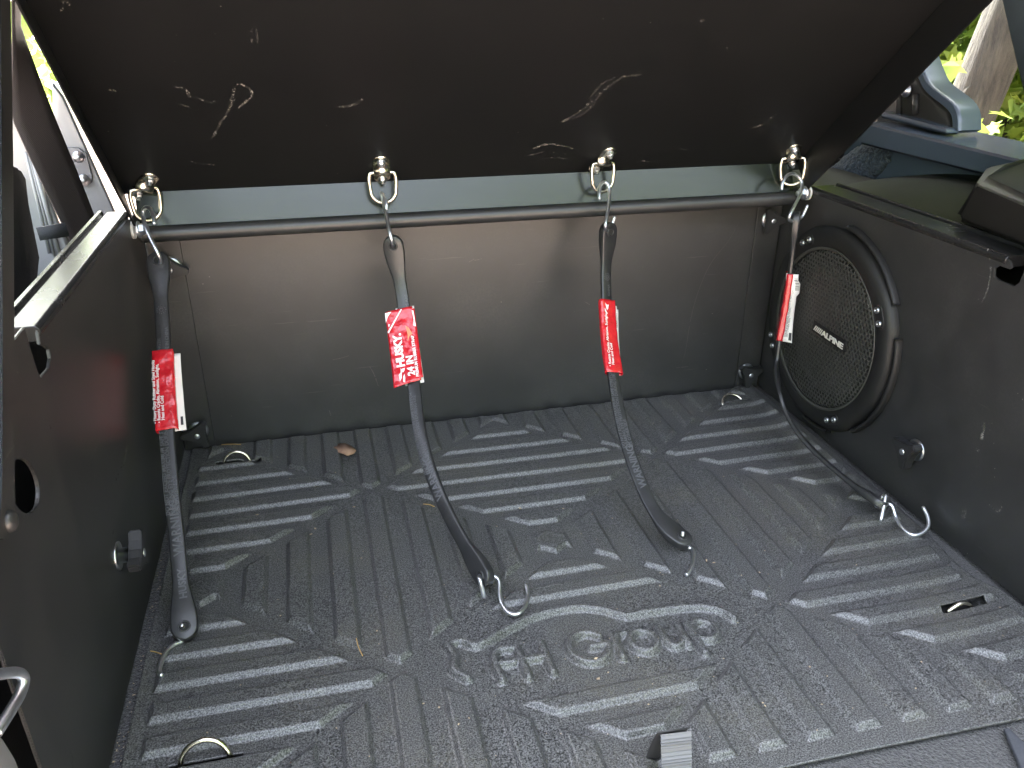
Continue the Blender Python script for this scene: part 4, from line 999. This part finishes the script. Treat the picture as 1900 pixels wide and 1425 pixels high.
link('badge_text', pmesh('t', [bp + tu * (0.0235 + p.x * sc_) + tv * p.y + SN * (0.003 + p.z) for p in v], f), M_SILVER, badge, smooth=False)

# ------------------------------------------------------------------ webbing loop at the near edge of the mat
wl = thing('webbing_loop', (0.30, 0.515, 0.0), 'upright ribbed grey webbing loop at the near mat edge', 'strap')
tl_, tr_ = at(1222, 1362, y=0.512), at(1275, 1355, y=0.512)
vv = []; ff = []; NR = 60
for i in range(NR + 1):
    t = i / NR; z = tl_.z + 0.004 - t * (tl_.z + 0.012); yy = 0.508 - 0.018 * t + 0.0007 * math.sin(t * NR * math.pi * 0.55)
    rdg = 0.0006 * (1 if i % 3 else -1)
    vv += [Vector((tl_.x - 0.004 * 0, yy + rdg, z)), Vector((tr_.x, yy + rdg - 0.003, z))]
    if i: b = 2 * i; ff.append((b-2, b-1, b+1, b))
o = link('front_ply', pmesh('w', vv, ff), M_GROS, wl, smooth=False); md = o.modifiers.new('s', 'SOLIDIFY'); md.thickness = 0.0012
vv = []; ff = []
for i in range(13):
    t = i / 12; z = tl_.z + 0.0035 - t * (tl_.z + 0.012); yy = 0.512 + 0.020 * math.sin(t * 1.5)
    vv += [Vector((tl_.x - 0.0015, yy, z)), Vector((tr_.x - 0.001, yy - 0.002, z))]
    if i: b = 2 * i; ff.append((b-2, b-1, b+1, b))
o = link('rear_ply', pmesh('w', vv, ff), M_GROSD, wl); md = o.modifiers.new('s', 'SOLIDIFY'); md.thickness = 0.0012
# a second flat webbing end at the right corner of the floor
w2 = thing('webbing_end', at(1885, 1385, z=0.0), 'dark webbing end lying on the floor carpet at the lower right', 'strap')
pts = [at(1862,1352,z=0.002), at(1875,1346,z=0.006), at(1960,1420,z=0.012), at(1960,1500,z=0.002), at(1900,1440,z=0.002)]
link('webbing', prism([(p.x, p.y) for p in pts], [], (Vector((0,0,-0.002)), X3, Y3, Z3), 0.005, 0.001), M_WEBD, w2)

# ------------------------------------------------------------------ latch striker and bumper cover at the lower left corner
stk = thing('latch_striker', at(10, 1300, x=-0.262), 'thick silvery bent wire latch striker at the lower left edge', 'striker')
P = [at(-60,1256,x=-0.246), at(-10,1252,x=-0.246), at(26,1248,x=-0.246), at(40,1252,x=-0.246), at(44,1264,x=-0.246), at(36,1290,x=-0.247), at(14,1328,x=-0.249), at(-8,1362,x=-0.252)]
link('loop', tube_mesh(catmull(P, 8), 0.0042, 14), M_ZINC, stk)
bc = thing('bumper_cover', at(0, 1420, x=-0.28), 'rounded light grey plastic corner at the lower left', 'trim')
vv = []; ff = []
bpx = [(-80,1300),(-20,1325),(14,1345),(38,1385),(52,1420),(62,1480),(-80,1520)]
bo_ = [(p.y, p.z) for p in (at(a, b, x=-0.262) for a, b in bpx)]
link('cover', prism(bo_, [], (Vector((-0.30,0,0)), Y3, Z3, X3), 0.036, 0.010), M_GREYP, bc)

# ------------------------------------------------------------------ bits lying on the mat
lf = thing('leaf_fragment', at(638, 838, z=0.006), 'torn brown dry leaf piece on the mat near the back panel', 'leaf')
pts = [(615,830),(622,824),(640,823),(652,828),(661,836),(657,842),(645,846),(636,842),(622,838)]
vv = [at(a, b, z=0.010 + 0.004 * math.sin(a * 0.2)) for a, b in pts] + [at(640, 834, z=0.015)]
me = pmesh('leaf', vv, [(i, (i+1) % 9, 9) for i in range(9)]); o = link('blade', me, M_DRY, lf); md = o.modifiers.new('s', 'SOLIDIFY'); md.thickness = 0.0008
for i, (pts, lab) in enumerate([([(411,825),(430,824),(447,825)], 'pine needle along the foot of the back panel at left'), ([(661,1184),(665,1200),(673,1217)], 'single curved pine needle lying mid-left on the mat'), ([(279,1208),(290,1210),(300,1214)], 'short pine needle beside the lower hook of the leftmost strap'), ([(785,935),(796,936),(806,940)], 'thin pine needle on the mat right of strap with lettered sleeve')]):
    P = catmull([at(a, b, z=0.0105) for a, b in pts], 6); o = link('pine_needle', tube_mesh(P, 0.0006, 6), M_NEEDLE); tag(o, lab, 'pine needle', 'pine needles on the mat')
vv = []; ff = []
def chip(p, s):
    b = len(vv); a = RNG.random() * 6.28; e = 0.35 + RNG.random() * 0.5
    for k in range(4):
        q = a + k * 1.571; r = s * (1 if k % 2 else e); vv.append((p[0] + r * math.cos(q), p[1] + r * math.sin(q), p[2] + RNG.random() * s * 0.5))
    ff.append((b, b+1, b+2, b+3))
def matz(x, y):
    i = int(round((x - MX0) / ST)); j = int(round((y - MY0) / ST)); return float(ZM[min(ny-1, max(0, j)), min(nx-1, max(0, i))])
for _ in range(330):
    x, y = RNG.uniform(-0.22, 0.79), RNG.uniform(0.50, 1.30)
    chip((x, y, matz(x, y) + 0.0006), RNG.choice([0.0006, 0.0007, 0.0008, 0.0009, 0.0011, 0.0016]))
for _ in range(160):
    x, y = XL + RNG.uniform(0.001, 0.012), RNG.uniform(0.50, 1.15); chip((x, y, 0.001), RNG.choice([0.0007, 0.001, 0.0014]))
for a, b in [(585,980),(577,990),(657,940),(478,960),(1310,1045),(1325,1043),(1045,942),(965,942),(1110,1258),(1105,1230)]:
    p = at(a, b, z=0.006); chip((p.x, p.y, matz(p.x, p.y) + 0.001), 0.003)
tag(link('crumbs', pmesh('crumbs', vv, ff), M_CHIP, smooth=False), 'tiny pale wood crumbs and dust flakes scattered over the mat', 'debris', kind='stuff')

# ------------------------------------------------------------------ woodland outside
LEAF = [(0,-0.5),(0.08,-0.25),(0.42,-0.34),(0.32,-0.12),(0.55,0.10),(0.27,0.10),(0.20,0.26),(0.0,0.55),(-0.20,0.26),(-0.27,0.10),(-0.55,0.10),(-0.32,-0.12),(-0.42,-0.34),(-0.08,-0.25)]
def leaf_into(v, f, c, s, rg, simple=False, droop=0.7):
    n = Vector((rg.gauss(0, 1), rg.gauss(0, 1), rg.gauss(0.9, droop))).normalized(); u = n.orthogonal().normalized(); w = n.cross(u); a = rg.random() * 6.28
    u, w = u * math.cos(a) + w * math.sin(a), w * math.cos(a) - u * math.sin(a); b = len(v)
    if simple:
        for x, y in ((-0.5, 0), (0, -0.42), (0.5, 0), (0, 0.5)): v.append(c + u * x * s + w * y * s)
        f.append((b, b+1, b+2, b+3))
    else:
        for x, y in LEAF: v.append(c + u * x * s + w * y * s + n * (-0.25 * s * abs(x)))
        f.append(tuple(range(b, b + len(LEAF))))
def trunk(name, base, topp, r0, r1, label, group, knot=None, seed=1):
    rg = random.Random(seed); v = []; f = []; nr, ns = 40, 26
    for i in range(nr + 1):
        t = i / nr; c = base.lerp(topp, t) + Vector((0.03 * math.sin(t * 5 + seed), 0.03 * math.cos(t * 4), 0))
        for k in range(ns):
            a = 2 * math.pi * k / ns; d = Vector((math.cos(a), math.sin(a), 0)); r = (r0 + (r1 - r0) * t) * (1 + 0.35 * math.exp(-t * 14))
            r *= 1 + 0.05 * mnoise.noise(Vector((d.x * 3, d.y * 3, c.z * 1.2 + seed))) + 0.05 * mnoise.noise(Vector((d.x * 14, d.y * 14, c.z * 2.5)))
            v.append(c + d * r)
        if i:
            b = i * ns
            for k in range(ns): f.append((b-ns+k, b-ns+(k+1) % ns, b+(k+1) % ns, b+k))
    return v, f
def tree(px, py, dist, r0, r1, lean, label, seed, crown_n, group='trees standing beyond the window'):
    d = Vector(ray(px, py)); p = Vector((0, 0, CAMH)) + d * (dist / math.hypot(d.x, d.y)); base = Vector((p.x, p.y, -0.80)) - lean * ((p.z + 0.8) / 5.0)
    t = thing('tree', base, label, 'tree', group)
    v, f = trunk('t', base, base + Vector((0, 0, 5.2)) + lean, r0, r1, None, None, None, seed); tr = link('trunk', pmesh('trunk', v, f), M_BARK, t)
    rg = random.Random(seed + 50); v = []; f = []; topc = base + Vector((0, 0, 5.2)) + lean
    for k in range(5):
        a = k * 1.26 + seed; e = topc + Vector((math.cos(a) * 1.5, math.sin(a) * 1.5, 0.6 + rg.random())); 
        link('limb', tube_mesh(catmull([topc - Vector((0, 0, 0.3)), topc.lerp(e, 0.5) + Vector((0, 0, 0.25)), e], 5), lambda q: 0.06 * (1 - 0.7 * q), 8), M_BARK, t)
        for _ in range(crown_n // 5):
            c = e + Vector((rg.gauss(0, 0.8), rg.gauss(0, 0.8), rg.gauss(0.2, 0.6))); leaf_into(v, f, c, rg.uniform(0.10, 0.2), rg, True)
    link('crown', pmesh('crown', v, f), M_LEAF, t, smooth=False)
    return p, tr
toward = Vector((0.74, -0.67, 0))
pt, tr1 = tree(1830, 170, 5.2, 0.135, 0.105, toward * 0.85 + Vector((0, 0, 0)), 'thick grey-brown tree trunk with a knot, close beyond the right window', 3, 500)
tree(1893, 210, 7.5, 0.07, 0.05, toward * 1.2, 'slim dark tree trunk at the right edge beyond the window', 5, 300)
# knot on the trunk facing the camera
kd = Vector(ray(1808, 172)); kc = Vector((0, 0, CAMH)) + kd * (5.062 / math.hypot(kd.x, kd.y)); kn = -kd.normalized(); ku = kn.orthogonal().normalized(); kv = kn.cross(ku)
link('knot', lathe((kc, ku, kv, kn), [(0.075,-0.10),(0.062,-0.030),(0.046,-0.008),(0.034,-0.010),(0.026,-0.020),(0.008,-0.016)], 20, lambda a, r, h: 1 + 0.12 * math.sin(a * 2 + 1)), M_BARK, tr1)
rg = random.Random(11); v = []; f = []
def leaves_in(px0, px1, py0, py1, d0, d1, n, s0, s1, simple=False):
    for _ in range(n):
        d = Vector(ray(rg.uniform(px0, px1), rg.uniform(py0, py1))); dist = rg.uniform(d0, d1); c = Vector((0, 0, CAMH)) + d * dist
        if mnoise.noise(c * 0.9) < -0.35 and rg.random() < 0.7: continue
        leaf_into(v, f, c, rg.uniform(s0, s1), rg, simple)
leaves_in(1560, 2150, -120, 330, 6.2, 12.5, 9000, 0.12, 0.22)
leaves_in(20, 320, 60, 420, 6.5, 12, 900, 0.12, 0.22)
tag(link('understory_foliage', pmesh('fol', v, f), M_LEAF, smooth=False), 'sunlit yellow-green maple foliage filling the woods beyond the windows', 'foliage', kind='stuff')
# near sprig by the trunk and one at the frame
for (a, b, dist, n, lab, sd) in ((1822,220,3.6,4,'small sprig of bright green maple leaves in front of the trunk foot',2), (1730,130,3.2,3,'green maple leaf sprig close to the window frame corner',4)):
    d = Vector(ray(a, b)); c = Vector((0, 0, CAMH)) + d * dist; t = thing('maple_sprig', c + Vector((0, 0, -0.3)), lab, 'leaves'); rgs = random.Random(sd)
    link('twig', tube_mesh([c + Vector((0.02, 0.1, -0.45)), c + Vector((0, 0.03, -0.15)), c], 0.003, 6), M_BARK, t)
    for k in range(n):
        v = []; f = []; leaf_into(v, f, c + Vector((rgs.gauss(0, 0.035), rgs.gauss(0, 0.03), rgs.gauss(0, 0.04))), rgs.uniform(0.085, 0.12), rgs, False, 0.2)
        link('leaf', pmesh('leaf', v, f), M_LEAF, t, smooth=False)
# tree line behind the viewer and around, seen only in the reflections
v = []; f = []; rg = random.Random(21)
for _ in range(9000):
    a = rg.uniform(rad(95), rad(445)); r = rg.uniform(13, 19); x, y = r * math.cos(a), r * math.sin(a)
    hmax = (8.5 if y < -3 else 9.0) + 2.2 * mnoise.noise(Vector((x * 0.25, y * 0.25, 2.0))); z = -0.6 + rg.random() ** 0.8 * hmax
    if y > 6 and abs(x) < 3: continue
    leaf_into(v, f, Vector((x, y, z)), rg.uniform(0.5, 0.9), rg, True)
for _ in range(15000):   # taller trees to the right of the car
    a = rg.uniform(rad(-50), rad(66)); r = rg.uniform(9, 14); z = -0.6 + rg.random() * (13 + 3 * mnoise.noise(Vector((a * 4, r * 0.2, 1.0))))
    leaf_into(v, f, Vector((r * math.cos(a), 1 + r * math.sin(a), z)), rg.uniform(0.5, 0.9), rg, True)
tag(link('far_woodland', pmesh('far', v, f), M_LEAF, smooth=False), 'belt of green woodland standing round the clearing', 'woods', kind='stuff')
